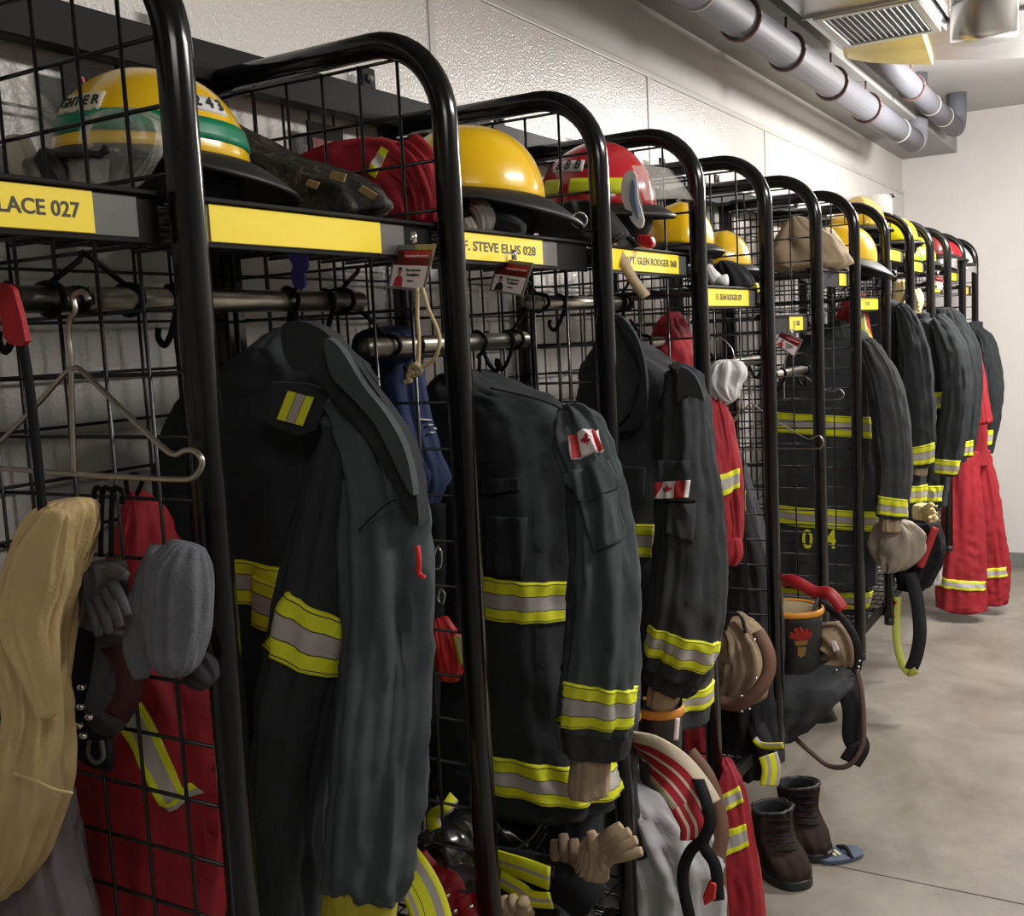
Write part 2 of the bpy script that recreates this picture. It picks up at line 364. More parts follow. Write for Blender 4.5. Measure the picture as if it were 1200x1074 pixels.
# shelves with header plates
names = {-1: ('F.F. WALLACE 027', -.36, -.106), 0: ('', .048, .36), 1: ('F.F. STEVE ELLIS 028', .56, .817), 2: ('CAPT. GLEN RODGER 068', 1.08, 1.445), 3: ('F.F. SEAN RODGER 029', 1.62, 1.93), 4: ('F.F. 030', 2.30, 2.44),
         5: ('', 2.9, 3.0), 6: ('F.F. 033', 3.14, 3.5), 7: ('', 3.62, 3.95), 8: ('', 4.2, 4.45), 9: ('', 4.72, 4.95), 10: ('', 5.2, 5.5), 11: ('', 5.7, 5.95)}
shz = {-1: 1.742, 0: 1.742, 1: 1.742, 2: 1.742, 3: 1.672, 4: 1.60, 5: 1.742, 6: 1.66, 7: 1.86, 8: 1.83, 9: 1.742, 10: 1.81, 11: 1.742}
shelves = {}
def shelf(n, z, upper=True):
    y0, y1 = n*S+R+.002, (n+1)*S-R-.002
    nm = names.get(n, ('', 0, 0))
    if upper:
        lab = {-1: 'black wire shelf with a yellow name plate ending 027, far left', 0: 'black wire shelf with a blank yellow name plate, under the yellow and green helmet', 1: 'black wire shelf under the second yellow helmet, name plate STEVE ELLIS 028',
               2: 'black wire shelf with name plate GLEN RODGER, under the red helmet', 3: 'black wire shelf with name plate SEAN RODGER', 4: 'black wire shelf hung low behind the fifth divider, small yellow plate',
               5: 'black wire shelf holding the beige hoods', 6: 'black wire shelf under the yellow helmet with drooping black brim', 7: 'black wire shelf set highest, with a yellow plate up near the tube tops', 8: 'black wire shelf under the lime helmet with green cords', 9: 'black wire shelf with yellow plate above a tiny red and white tag',
               10: 'black wire shelf with low pale yellow plate, second bay from the far wall', 11: 'black wire shelf in the last bay by the far wall'}[n]
        for a, b in (('STEVE ELLIS 028', 'ending in 028'), ('GLEN RODGER', 'for a captain'), ('SEAN RODGER', 'ending in 029')): lab = lab.replace(a, b)
    else:
        lab = 'black wire bottom shelf right of the '+ORD[n]+' divider'
    t = thing('wire_shelf', lab, 'shelf', (0, (y0+y1)/2, z), 'upper wire shelves' if upper else 'bottom wire shelves')
    w = (y1-y0)/2
    if upper:
        bevel(MB().box((D-.026, -w, 0), (D-.020, w, .052)).build('header_plate', M_BLKP, t), .0015)
        bevel(MB().box((D-.040, -w, .050), (D-.012, w, .055)).build('header_lip', M_BLKP, t), .001)
        if nm[2]:
            a, b = nm[1]-(y0+y1)/2, nm[2]-(y0+y1)/2
            bevel(MB().box((D-.0205, a-.002, .006), (D-.0185, min(b+.055, w-.01), .048)).build('label_holder', M_GREYP, t), .0005)
            lb = bevel(MB().box((D-.0187, a, .007), (D-.0172, b, .0485)).build('name_label', M_YLAB, t), .0004)
            lb['label'] = 'yellow name label'
            if nm[0]:
                sz = .0205; tm = text_mesh(nm[0], sz); wd_ = max(v.co.x for v in tm.vertices)-min(v.co.x for v in tm.vertices)
                sq = min(1.05, (b-a)*.93/wd_)
                if n == 3: sq = (b-a)*.62/wd_
                if n == -1: sq = 1.05; ctr = b-.017-wd_*sq/2
                elif n == 1: ctr = b-.038-(wd_*sq)/2 + .0
                else: ctr = (a+b)/2
                if n == 2: sq = .285/wd_; ctr = 1.288-(y0+y1)/2
                if n == 1: sq = (.245)/wd_; ctr = .791-(y0+y1)/2-.245/2
                text(nm[0], sz, M_INK, lb, (D-.0170, ctr, .0275), (0, 1, 0), (0, 0, 1), sq)
    zz = .045 if upper else .01
    for i in range(7):
        y = -w+.02+(2*w-.04)*i/6
        MB().tube([(.04, y, zz), (D-.03, y, zz)], .003, 6).build('wire', M_WIRE, t, True) if n <= 3 else None
    m = MB()
    if n > 3:
        for i in range(7):
            y = -w+.02+(2*w-.04)*i/6; m.tube([(.04, y, zz), (D-.03, y, zz)], .003, 5)
        o = m.build('wire_grid', M_WIRE, t, True); o['kind'] = 'stuff'
    m = MB()
    for i in range(19):
        x = .045+(D-.08)*i/18; m.tube([(x, -w, zz+.005), (x, w, zz+.005)], .002, 5)
    o = m.build('cross_wires', M_WIRE, t, True); o['kind'] = 'stuff'
    if not upper: bevel(MB().box((D-.03, -w, -.012), (D-.018, w, .02)).build('front_bar', M_BLKP, t), .001)
    shelves[(n, upper)] = t; return z+zz+.007
SH = {}; SB = {}
for n in range(-1, NB):
    SH[n] = shelf(n, shz[n]); SB[n] = shelf(n, ZB+.03, False) if n >= 0 else 0
# ------------------------------------------------------------------ soft goods
class Loft:
    """closed cloth body through rings (centre, half axis a, half axis b); t runs down, th around"""
    def __init__(s, rings, fold=.006, wr=.003, seed=0, e=2.3, kth=2.2, kt=1.2, M=56, N=None, drape=0):
        s.r = rings; s.fold = fold; s.wr = wr; s.sd = Vector((seed*7.3, seed*3.1, seed*5.7)); s.e = e; s.kth = kth; s.kt = kt; s.M = M; s.drape = drape
        s.len = sum((rings[i+1][0]-rings[i][0]).length for i in range(len(rings)-1)); s.N = N or max(14, min(90, int(s.len/.012)))
    def ring(s, t):
        n = len(s.r)-1; f = min(max(t, 0), 1)*n; i = min(int(f), n-1); u = f-i; out = []
        for k in range(3):
            p0 = s.r[max(i-1, 0)][k]; p1 = s.r[i][k]; p2 = s.r[i+1][k]; p3 = s.r[min(i+2, n)][k]
            out.append(.5*((2*p1)+(p2-p0)*u+(2*p0-5*p1+4*p2-p3)*u*u+(3*p1-p0-3*p2+p3)*u**3))
        return out
    def P(s, t, th, off=0):
        c, a, b = s.ring(t); ct, st = math.cos(th), math.sin(th); q = 2/s.e
        x = math.copysign(abs(ct)**q, ct); y = math.copysign(abs(st)**q, st)
        d = (a.normalized()*ct+b.normalized()*st)
        L = s.len*t
        n1 = noise.noise(Vector((ct*s.kth, st*s.kth, L*s.kt*2))+s.sd)
        n1b = noise.noise(Vector((ct*s.kth*2.3, st*s.kth*2.3, L*s.kt*3))+s.sd*1.7)
        n2 = noise.noise(Vector((ct*3, st*3, L*16))+s.sd*2.1); n3 = noise.noise(Vector((ct*6, st*6, L*34))+s.sd*.3)
        amp = min(1, .35+1.1*t) if s.drape else 1
        f = s.fold*(n1*1.6+n1b*1.1)*amp + s.wr*(1-abs(n2)*2.4)*1.1 + s.wr*.5*n3
        f *= min(1, a.length/.03)
        return c + a*x + b*y + d*(f+off)
    def build(s, name, m, parent=None, t0=0, t1=1, capf=.55, bulge=.18):
        mb = MB(); vs = []; N, M = s.N, s.M
        for i in range(N+1):
            t = t0+(t1-t0)*i/N
            for k in range(M): vs.append(s.P(t, 2*math.pi*k/M))
        fs = [(i*M+k, i*M+(k+1) % M, (i+1)*M+(k+1) % M, (i+1)*M+k) for i in range(N) for k in range(M)]
        for end in (0, N):
            base = end*M; c = sum((vs[base+k] for k in range(M)), Vector())/M; nrm = (s.ring(t0)[0]-s.ring(min(1, t0+.05))[0]) if end == 0 else (s.ring(t1)[0]-s.ring(max(0, t1-.05))[0])
            nrm = nrm.normalized()*(bulge*s.ring(t0 if end == 0 else t1)[1].length); k0 = len(vs)
            for k in range(M): vs.append(c+(vs[base+k]-c)*capf+nrm)
            vs.append(c+nrm*1.15)
            for k in range(M):
                q = (base+k, base+(k+1) % M, k0+(k+1) % M, k0+k); fs.append(q if end else q[::-1])
                q = (k0+k, k0+(k+1) % M, k0+M); fs.append(q if end else q[::-1])
        mb.add(vs, fs); return mb.build(name, m, parent, True)
    def uv(s, px, py):
        if not hasattr(s, 'grid'):
            s.grid = []
            for i in range(41):
                for k in range(72):
                    t = i/40; th = 2*math.pi*k/72; p = s.P(t, th); c = s.ring(t)[0]
                    if (p-c).dot(CAM-p) > -.1*(p-c).length*(CAM-p).length: s.grid.append((t, th, *pj(p)))
        g = min(s.grid, key=lambda q: (q[2]-px)**2+(q[3]-py)**2); t, th = g[0], g[1]; st, sh = .0125, .044
        best = (g[2]-px)**2+(g[3]-py)**2
        for _ in range(7):
            for dt_, dh in ((st, 0), (-st, 0), (0, sh), (0, -sh)):
                tt = min(1, max(0, t+dt_)); x, y = pj(s.P(tt, th+dh)); e = (x-px)**2+(y-py)**2
                if e < best: best = e; t = tt; th += dh
            st *= .6; sh *= .6
        return t, th
    def decal(s, quad, name, mats, parent, stripes=None, off=.003, ext=0, nu=None, along='v', thick=.003, nv=None, label=None):
        """patch sewn on: quad = photo points TL,TR,BR,BL"""
        uvs = [s.uv(*q) for q in quad]
        for i in range(1, 4):
            d = uvs[i][1]-uvs[0][1]; uvs[i] = (uvs[i][0], uvs[0][1]+(d+math.pi) % (2*math.pi)-math.pi)
        if ext:
            a, b, c, d = uvs; sg = 1 if b[1] > a[1] else -1
            uvs = [(a[0], a[1]-sg*ext), (b[0], b[1]+sg*ext), (c[0], c[1]+sg*ext), (d[0], d[1]-sg*ext)]
        if stripes is None: stripes = [(1, 0)]
        edges = [0]; mi = []
        for w, m in stripes:
            k = max(1, int(round(w*(nv or 12))));
            for j in range(k): edges.append(edges[-1]+w/k); mi.append(m)
        nu = nu or 16; ue = [i/nu for i in range(nu+1)]
        if along == 'u': us, vsx = edges, ue
        else: us, vsx = ue, edges
        def pt(u, v, o):
            a, b, c, d = uvs; t = (a[0]*(1-u)+b[0]*u)*(1-v)+(d[0]*(1-u)+c[0]*u)*v; h = (a[1]*(1-u)+b[1]*u)*(1-v)+(d[1]*(1-u)+c[1]*u)*v
            return s.P(t, h, o)
        mb = MB(); nU, nV = len(us), len(vsx)
        top = [pt(u, v, off+thick) for v in vsx for u in us]; fs = []; ms = []
        for j in range(nV-1):
            for i in range(nU-1):
                fs.append((j*nU+i, j*nU+i+1, (j+1)*nU+i+1, (j+1)*nU+i)); ms.append(mi[i] if along == 'u' else mi[j])
        bd = [i for i in range(nU)]+[j*nU+nU-1 for j in range(1, nV)]+[(nV-1)*nU+i for i in range(nU-2, -1, -1)]+[j*nU for j in range(nV-2, 0, -1)]
        k0 = len(top); low = []
        for q in bd: j, i = divmod(q, nU); low.append(pt(us[i], vsx[j], -.002))
        for a in range(len(bd)):
            b = (a+1) % len(bd); fs.append((bd[b], bd[a], k0+a, k0+b)); ms.append(mi[0])
        mb.v = [tuple(v) for v in top+low]; mb.f = fs; mb.m = ms
        o = mb.build(name, mats, parent, True)
        if label: o['label'] = label
        return o
TRIM = [(.05, 0), (.02, 2), (.24, 0), (.02, 2), (.34, 1), (.02, 2), (.24, 0), (.02, 2), (.05, 0)]
TM = [M_LIME, M_SILV, M_STITCH]
def rows(Y, L, depth, skew=0):
    """rings of a body hanging at distance Y from the origin plane, given its photo outline (y, xl, xr[, Y, depth])"""
    out = []
    for r in L:
        y, xl, xr = r[:3]; yy = r[3] if len(r) > 3 else Y; dp = r[4] if len(r) > 4 else depth
        c = at((xl+xr)/2, y, 1, yy); x0 = xat(xl, yy, c.z); x1 = xat(xr, yy, c.z); A = (x1-x0)/2
        v = (c-CAM); v.z = 0; v.normalize(); nx, ny = v.y, -v.x
        b = min(dp, .9*abs(A*nx)/max(.2, abs(ny)) if ny else dp); A2 = math.sqrt(max((A*nx)**2-(b*ny)**2, (A*nx*.35)**2))/abs(nx)
        out.append((Vector(((x0+x1)/2, yy, c.z)), Vector((A2, skew*A2, 0)), Vector((0, b, 0))))
    return out
def path(L, Y, flat=.8, axis=1):
    """rings of a sleeve or strap along photo points (x, y, half width px[, Y])"""
    P = [at(q[0], q[1], axis, q[3] if len(q) > 3 else Y) for q in L]; out = []
    for i, q in enumerate(L):
        t = (P[min(i+1, len(P)-1)]-P[max(i-1, 0)]).normalized(); v = (P[i]-CAM).normalized(); a = t.cross(v).normalized(); r = q[2]*dep(P[i])/F
        b = a.cross(t).normalized(); 
        if a.x < 0: a = -a
        out.append((P[i], a*r, b*r*flat))
    return out
def slab(name, pts, Y, thick, m, parent=None, smooth_n=4, bev=.004, closed_smooth=True):
    """thick cloth panel, outline from photo points (x, y[, Y])"""
    P = [at(q[0], q[1], 1, q[2] if len(q) > 2 else Y) for q in pts]
    if smooth_n > 1:
        n = len(P); out = []
        for i in range(n):
            p0, p1, p2, p3 = P[i-1], P[i], P[(i+1) % n], P[(i+2) % n]
            for k in range(smooth_n):
                t = k/smooth_n; out.append(.5*((2*p1)+(p2-p0)*t+(2*p0-5*p1+4*p2-p3)*t*t+(3*p1-p0-3*p2+p3)*t**3))
        P = out
    n = len(P); nrm = Vector()
    c = sum(P, Vector())/n
    for i in range(n): nrm += (P[i]-c).cross(P[(i+1) % n]-c)
    nrm.normalize()
    if nrm.dot(CAM-c) < 0: nrm = -nrm; P = P[::-1]
    bm = bmesh.new(); vs = [bm.verts.new(p+nrm*thick/2) for p in P]; ws2 = [bm.verts.new(p-nrm*thick/2) for p in P]
    bm.faces.new(vs); bm.faces.new(ws2[::-1])
    for i in range(n): bm.faces.new((vs[(i+1) % n], vs[i], ws2[i], ws2[(i+1) % n]))
    bmesh.ops.triangulate(bm, faces=[f for f in bm.faces if len(f.verts) > 4])
    bmesh.ops.recalc_face_normals(bm, faces=bm.faces)
    me = bpy.data.meshes.new(name); bm.to_mesh(me); bm.free()
    o = link(name, me, m, parent)
    if bev: md = o.modifiers.new('bevel', 'BEVEL'); md.width = bev; md.segments = 2; md.limit_method = 'ANGLE'; md.angle_limit = .9
    return o
def cord(name, pts, r, m, parent=None, n=8, seg=6, flat=1, upv=None):
    """cord along photo points (x, y, Y)"""
    P = bez([at(p[0], p[1], 1, p[2]) for p in pts], seg); return MB().tube(P, r, n, flat=flat, upv=upv).build(name, m, parent, True)
def strap(name, pts, w, th, m, parent=None, stripes=None, seg=6, turn=None):
    """flat webbing along photo points (x, y, Y), broad side to the aisle; stripes across its width"""
    P = bez([at(p[0], p[1], 1, p[2]) for p in pts], seg); mb = MB(); st = stripes or [(1, 0)]; edges = [0]
    for a, _ in st: edges.append(edges[-1]+a)
    vs = []; n = len(edges)
    for i, p in enumerate(P):
        t = (P[min(i+1, len(P)-1)]-P[max(i-1, 0)]).normalized(); v = (turn if turn is not None else (p-Vector((1.6, p.y-1.2, p.z)))).normalized(); a = t.cross(v).normalized(); nn = a.cross(t).normalized()
        for side in (1, -1):
            for e in edges: vs.append(p+a*w*(e-.5)+nn*th*.5*side)
    k = 2*n; fs = []; ms = []
    for i in range(len(P)-1):
        for j in range(n-1):
            fs.append((i*k+j, i*k+j+1, (i+1)*k+j+1, (i+1)*k+j)); ms.append(st[j][1])
            fs.append((i*k+n+j+1, i*k+n+j, (i+1)*k+n+j, (i+1)*k+n+j+1)); ms.append(st[j][1])
        for j in (0, n-1): fs.append((i*k+j, i*k+n+j, (i+1)*k+n+j, (i+1)*k+j)); ms.append(st[0][1])
    for i in (0, len(P)-1):
        for j in range(n-1): fs.append((i*k+j, i*k+j+1, i*k+n+j+1, i*k+n+j)); ms.append(st[j][1])
    mb.v = [tuple(v) for v in vs]; mb.f = fs; mb.m = ms; return mb.build(name, m, parent, True)
def T(name, label, cat, px, py, Y, group=None):
    return thing(name, label, cat, at(px, py, 1, Y), group)
def adopt(t, *objs):
    for o in objs: ws(o, t)
def in_thing(t):
    # put all objects made since the mark under t, keeping their world place (parts have parent None so far)
    pass
class Build:
    """with Build(thing): parts made inside with parent None become parts of the thing"""
    def __init__(s, t): s.t = t
    def __enter__(s): s.before = set(o.name for o in COL.objects); return s.t
    def __exit__(s, *a):
        for o in list(COL.objects):
            if o.name not in s.before and o.parent is None: ws(o, s.t)
def xz(px, Y, z): return Vector((xat(px, Y, z), Y, z))

MAPLE = [(0, 1), (.14, .62), (.30, .70), (.24, .30), (.42, .48), (.50, .36), (.78, .42), (.66, .22), (.74, .12), (.40, -.16), (.44, -.32), (.06, -.26), (.05, -.62)]
def flag_patch(L, quad, parent, lift=0):
    red = mat('flag_red', lin(176, 36, 40), .7); o = L.decal(quad, 'flag_patch', [M_CARD, red], parent, off=.003+lift, stripes=[(.07, 0), (.23, 1), (.40, 0), (.23, 1), (.07, 0)], along='u', nv=20, label='red and white maple leaf flag patch')
    # leaf
    uvs = [L.uv(*q) for q in quad]
    for i in range(1, 4):
        d = uvs[i][1]-uvs[0][1]; uvs[i] = (uvs[i][0], uvs[0][1]+(d+math.pi) % (2*math.pi)-math.pi)
    def pt(u, v, off):
        a, b, c, d = uvs; t = (a[0]*(1-u)+b[0]*u)*(1-v)+(d[0]*(1-u)+c[0]*u)*v; h = (a[1]*(1-u)+b[1]*u)*(1-v)+(d[1]*(1-u)+c[1]*u)*v; return L.P(t, h, off)
    out = MAPLE+[(-x, y) for x, y in MAPLE[::-1][:-1]]
    vs = [pt(.5+x*.19, .5-y*.34, .0072+lift) for x, y in out]; c = pt(.5, .5, .0075+lift); n = len(vs)
    lf = MB().add([c]+vs, [(0, 1+i, 1+(i+1) % n) for i in range(n)]).build('maple_leaf', red, None); lf['label'] = 'red maple leaf'
    lf.parent = o
    return o

# ================================================================== jackets
def lettering_on(L, s_, px, py, size, m, parent, yaw=0, off=.006, squeeze=.9):
    t, h = L.uv(px, py); p = L.P(t, h, off); e = .01; r1 = (L.P(t, h+.05, off)-L.P(t, h-.05, off)).normalized(); up = Vector((0, 0, 1))
    if pj(p+r1*.02)[0] < pj(p)[0]: r1 = -r1
    return text(s_, size, m, parent, p, r1, up, squeeze)

# ---- jacket in the bay of the yellow and green helmet
t = thing('turnout_jacket', 'large dark turnout jacket with striped shoulder flap, nearest the camera', 'jacket', (.33, .3, 1.5), 'turnout jackets')
with Build(t):
    L = Loft(rows(.34, [(384, 325, 372), (405, 300, 400), (435, 258, 425), (480, 215, 445), (560, 196, 478), (650, 190, 488), (760, 190, 488), (880, 195, 482), (1000, 212, 472), (1100, 228, 462)], .085), fold=.015, wr=.005, seed=1, drape=1, kth=2.6)
    bd = L.build('torso', M_TURN)
    L.decal([(278, 655), (299, 660), (299, 711), (278, 706)], 'reflective_band', TM, bd, TRIM, ext=.25)
    L.decal([(300, 673), (350, 684), (340, 741), (300, 730)], 'reflective_band', TM, bd, TRIM, off=.009)
    S1 = Loft(path([(402, 505, 20, .22), (396, 560, 34, .20), (384, 640, 42, .18), (369, 735, 45, .17), (352, 830, 46, .16), (340, 930, 42, .16), (336, 1020, 40, .16), (334, 1100, 38, .16)], .18, .75), fold=.008, wr=.0035, seed=2)
    s1 = S1.build('sleeve', M_TURN); S1.decal([(342, 695), (411, 734), (401, 793), (321, 759)], 'reflective_band', TM, s1, TRIM, ext=.12)
    S2 = Loft(path([(408, 478, 30, .24), (428, 520, 42, .23), (446, 580, 48, .22), (449, 660, 50, .20), (450, 760, 49, .19), (442, 860, 50, .18), (434, 950, 51, .17), (428, 1010, 48, .16), (424, 1036, 44, .16)], .2, .8), fold=.011, wr=.005, seed=3)
    s2 = S2.build('sleeve', M_TURN2); s2['label'] = 'sleeve in a greyer cloth colour'  # this sleeve is coloured lighter and greyer than the torso
    C2 = Loft(path([(424, 1030, 42, .16), (423, 1050, 43, .16), (418, 1095, 42, .16)], .2, .8), fold=.003, wr=.002, seed=4); C2.build('cuff', mat('olive_yellow_trim', lin(170, 160, 40), .7, bump=.3))
    # open collar and storm flap
    slab('collar', [(336, 386), (352, 376), (384, 386), (408, 412), (432, 446), (462, 486), (486, 530), (497, 610), (486, 604), (464, 560), (440, 520), (416, 480), (392, 448), (362, 436), (343, 424)], .20, .022, M_TURN, bev=.008)
    slab('storm_flap', [(384, 398), (402, 408), (428, 450), (456, 486), (478, 528), (488, 580), (474, 560), (448, 505), (420, 470), (392, 440)], .182, .012, M_TURN2, bev=.005)
    fl_ = slab('shoulder_flap', [(318, 447), (362, 449), (389, 460), (371, 505), (352, 512), (300, 490)], .205, .008, M_TURN, bev=.003, smooth_n=1)
    def flatq(name, q, Y, mats, stripes, along='u', parent=None, th=.003):
        P = [at(a, b, 1, Y) for a, b in q]; ed = [0]
        for w, _ in stripes: ed.append(ed[-1]+w)
        mb = MB()
        for j, (w, m) in enumerate(stripes):
            a, b = ed[j], ed[j+1]
            if along == 'u': V = [P[0].lerp(P[1], a), P[0].lerp(P[1], b), P[3].lerp(P[2], b), P[3].lerp(P[2], a)]
            else: V = [P[0].lerp(P[3], a), P[1].lerp(P[2], a), P[1].lerp(P[2], b), P[0].lerp(P[3], b)]
            n = (V[1]-V[0]).cross(V[3]-V[0]).normalized()
            if n.dot(CAM-V[0]) < 0: n = -n
            mb.add(V+[v-n*th for v in V], [(0, 1, 2, 3), (7, 6, 5, 4), (0, 4, 5, 1), (1, 5, 6, 2), (2, 6, 7, 3), (3, 7, 4, 0)], m)
        return mb.build(name, mats, parent)
    FQ = flatq
    flatq('reflective_band', [(336, 458), (369, 467), (356, 500), (323, 491)], .198, TM, [(.04, 2), (.30, 0), (.02, 2), (.30, 1), (.02, 2), (.28, 0), (.04, 2)])
    cord('zip_pull', [(489, 640, .14), (491, 655, .138), (491, 672, .14), (497, 677, .14)], .003, mat('red_cord', lin(210, 40, 40), .6))
    cord('seam', [(476, 583, .165), (455, 590, .155), (430, 612, .15), (421, 622, .15)], .0012, M_DRK)

# ---- jacket with flag patch (second bay)
t = thing('turnout_jacket', 'dark turnout jacket', 'jacket', (.35, .82, 1.5), 'turnout jackets')
t['label'] = 'turnout jacket with bright red and white flag patch on a grey-green sleeve'
with Build(t):
    L = Loft(rows(.84, [(436, 520, 575), (455, 505, 612), (475, 500, 655), (520, 502, 676), (600, 504, 684), (700, 504, 686), (780, 504, 690), (860, 506, 700), (905, 508, 718), (932, 512, 716)], .09), fold=.014, wr=.006, seed=5, drape=1)
    bd = L.build('torso', M_TURN)
    L.decal([(560, 676), (668, 671), (670, 709), (560, 724)], 'reflective_band', TM, bd, TRIM, ext=.0, nu=24)
    L.decal([(582, 888), (716, 884), (714, 916), (584, 931)], 'reflective_band', TM, bd, TRIM, ext=.1, nu=28)
    L.decal([(570, 604), (618, 606), (612, 676), (572, 672)], 'chest_pocket', [M_TURN], bd, off=.005, thick=.006)
    L.decal([(566, 560), (609, 560), (610, 573), (568, 578)], 'pocket_flap', [M_TURN], bd, off=.008, thick=.006)
    S1 = Loft(path([(664, 480, 9, .76), (675, 492, 19, .73), (683, 520, 31, .70), (698, 570, 33, .68), (706, 630, 37, .66), (708, 690, 40, .64), (706, 750, 41, .63), (703, 800, 41, .62), (700, 852, 41, .62)], .66, .78), fold=.009, wr=.0055, seed=6)
    s1 = S1.build('sleeve', M_TURN2)
    S1.decal([(672, 800), (738, 806), (734, 852), (666, 848)], 'reflective_band', TM, s1, TRIM, ext=.28, nu=24)
    flag_patch(S1, [(668, 514), (698, 507), (703, 532), (672, 540)], s1, .003)
    S1.decal([(667, 560), (706, 544), (722, 573), (684, 590)], 'sleeve_pocket_flap', [M_TURN2], s1, off=.006, thick=.007)
    S1.decal([(682, 590), (719, 574), (730, 630), (697, 649)], 'sleeve_pocket', [M_TURN2], s1, off=.003, thick=.006)
    Loft(path([(700, 846, 37, .62), (698, 866, 38, .62), (697, 882, 35, .62)], .66, .78), fold=.006, wr=.004, seed=7, kth=4).build('inner_cuff', M_TURN3)
    Loft(path([(693, 878, 22, .62), (691, 900, 22, .62), (689, 926, 23, .62), (690, 934, 20, .62)], .66, .7), fold=.003, wr=.002, seed=8).build('wristlet', M_TAN)
    Loft(rows(.80, [(437, 522, 560), (455, 514, 566), (500, 512, 560), (560, 524, 556)], .04), fold=.004, wr=.002, seed=9).build('collar', M_TURN)
    cord('shoulder_seam', [(575, 455, .76), (620, 465, .75), (652, 476, .74), (664, 486, .72)], .0022, M_TURN3)

# ---- jacket with big black collar flap (third bay)
t = thing('turnout_jacket', 'charcoal turnout jacket with wide rounded collar flap and dull red flag patch', 'jacket', (.35, 1.33, 1.5), 'turnout jackets')
with Build(t):
    L = Loft(rows(1.35, [(402, 700, 752), (420, 690, 778), (440, 684, 806), (480, 680, 822), (560, 680, 828), (640, 682, 830), (720, 686, 832), (790, 692, 834), (836, 700, 832)], .085), fold=.012, wr=.004, seed=11, drape=1)
    bd = L.build('torso', M_TURN3)
    L.decal([(724, 612), (767, 615), (764, 653), (726, 650)], 'reflective_band', TM, bd, TRIM)
    L.decal([(798, 815), (830, 792), (833, 815), (800, 836)], 'reflective_band', TM, bd, TRIM, ext=.1)
    L.decal([(726, 545), (757, 548), (755, 580), (742, 596), (728, 580)][:4], 'chest_pocket', [M_TURN3], bd, off=.005, thick=.007)
    S1 = Loft(path([(790, 434, 11, 1.27), (800, 450, 19, 1.24), (804, 480, 26, 1.22), (806, 540, 30, 1.20), (810, 600, 36, 1.19), (811, 660, 41, 1.18), (808, 715, 43, 1.17), (801, 752, 42, 1.17), (790, 785, 38, 1.17)], 1.2, .78), fold=.009, wr=.0055, seed=12)
    s1 = S1.build('sleeve', M_TURN3)
    S1.decal([(769, 738), (836, 755), (824, 788), (766, 771)], 'reflective_band', TM, s1, TRIM, ext=.4, nu=24)
    S1.decal([(773, 540), (818, 540), (820, 556), (816, 587), (772, 586)][:1]+[(818, 540), (816, 587), (772, 586)], 'sleeve_pocket_flap', [M_TURN3], s1, off=.004, thick=.006)
    S1.decal([(781, 590), (815, 590), (812, 636), (780, 620)], 'sleeve_pocket', [M_TURN3], s1, off=.002, thick=.005)
    flag_patch(S1, [(777, 565), (809, 563), (807, 583), (776, 584)], s1, .0085)
    Loft(path([(790, 780, 34, 1.17), (784, 794, 33, 1.17), (780, 804, 28, 1.17)], 1.2, .8), fold=.006, wr=.004, seed=13, kth=4).build('inner_cuff', M_TURN)
    Loft(path([(782, 798, 18, 1.17), (776, 818, 17, 1.17), (772, 830, 15, 1.17)], 1.2, .7), fold=.003, wr=.002, seed=14).build('wristlet', M_TAN)
    slab('collar', [(706, 372), (726, 372), (742, 392), (752, 425), (755, 470), (750, 492), (738, 500), (712, 498)], 1.22, .016, M_TURN3, bev=.006)
    slab('collar_edge', [(716, 368), (730, 372), (747, 395), (757, 428), (759, 472), (753, 496), (738, 505), (722, 503), (738, 496), (750, 488), (752, 470), (750, 428), (741, 398), (726, 378)], 1.215, .012, M_TURN, bev=.003)
    slab('epaulette', [(797, 432), (815, 440), (826, 470), (808, 462), (795, 470)], 1.165, .01, M_TURN3, bev=.003)

# ---- red coveralls
def red_band(L, q, p, ext=0): return L.decal(q, 'reflective_band', TM, p, [(.25, 0), (.5, 1), (.25, 0)], ext=ext)
t = thing('red_coverall', 'red coverall hung behind wire grid at left, with white and lime V stripe', 'coverall', (.3, .13, 1.2), 'red coveralls')
with Build(t):
    L = Loft(rows(.13, [(577, 149, 172), (605, 142, 196), (660, 130, 215), (740, 122, 232), (820, 108, 256), (920, 98, 262), (1010, 95, 262), (1100, 95, 258)], .065), fold=.013, wr=.005, seed=21, drape=1)
    b = L.build('body', M_RED)
    L.decal([(140, 826), (166, 822), (214, 926), (188, 944)], 'reflective_stripe', TM, b, [(.25, 0), (.5, 1), (.25, 0)], along='u')
    L.decal([(188, 942), (222, 916), (234, 928), (198, 950)], 'reflective_stripe', TM, b, [(.5, 0), (.5, 1)])
    cord('hanger_loop', [(150, 580, .10), (148, 562, .10), (158, 556, .10), (166, 564, .10), (160, 580, .10)], .003, M_BLKP)
    L.decal([(257, 890), (263, 905), (264, 935), (258, 938)], 'reflective_band', TM, b, [(.25, 0), (.5, 1), (.25, 0)])
t = thing('red_coverall', 'red coverall in the fourth bay with banded arm under the white mitt', 'coverall', (.4, 1.75, 1.3), 'red coveralls')
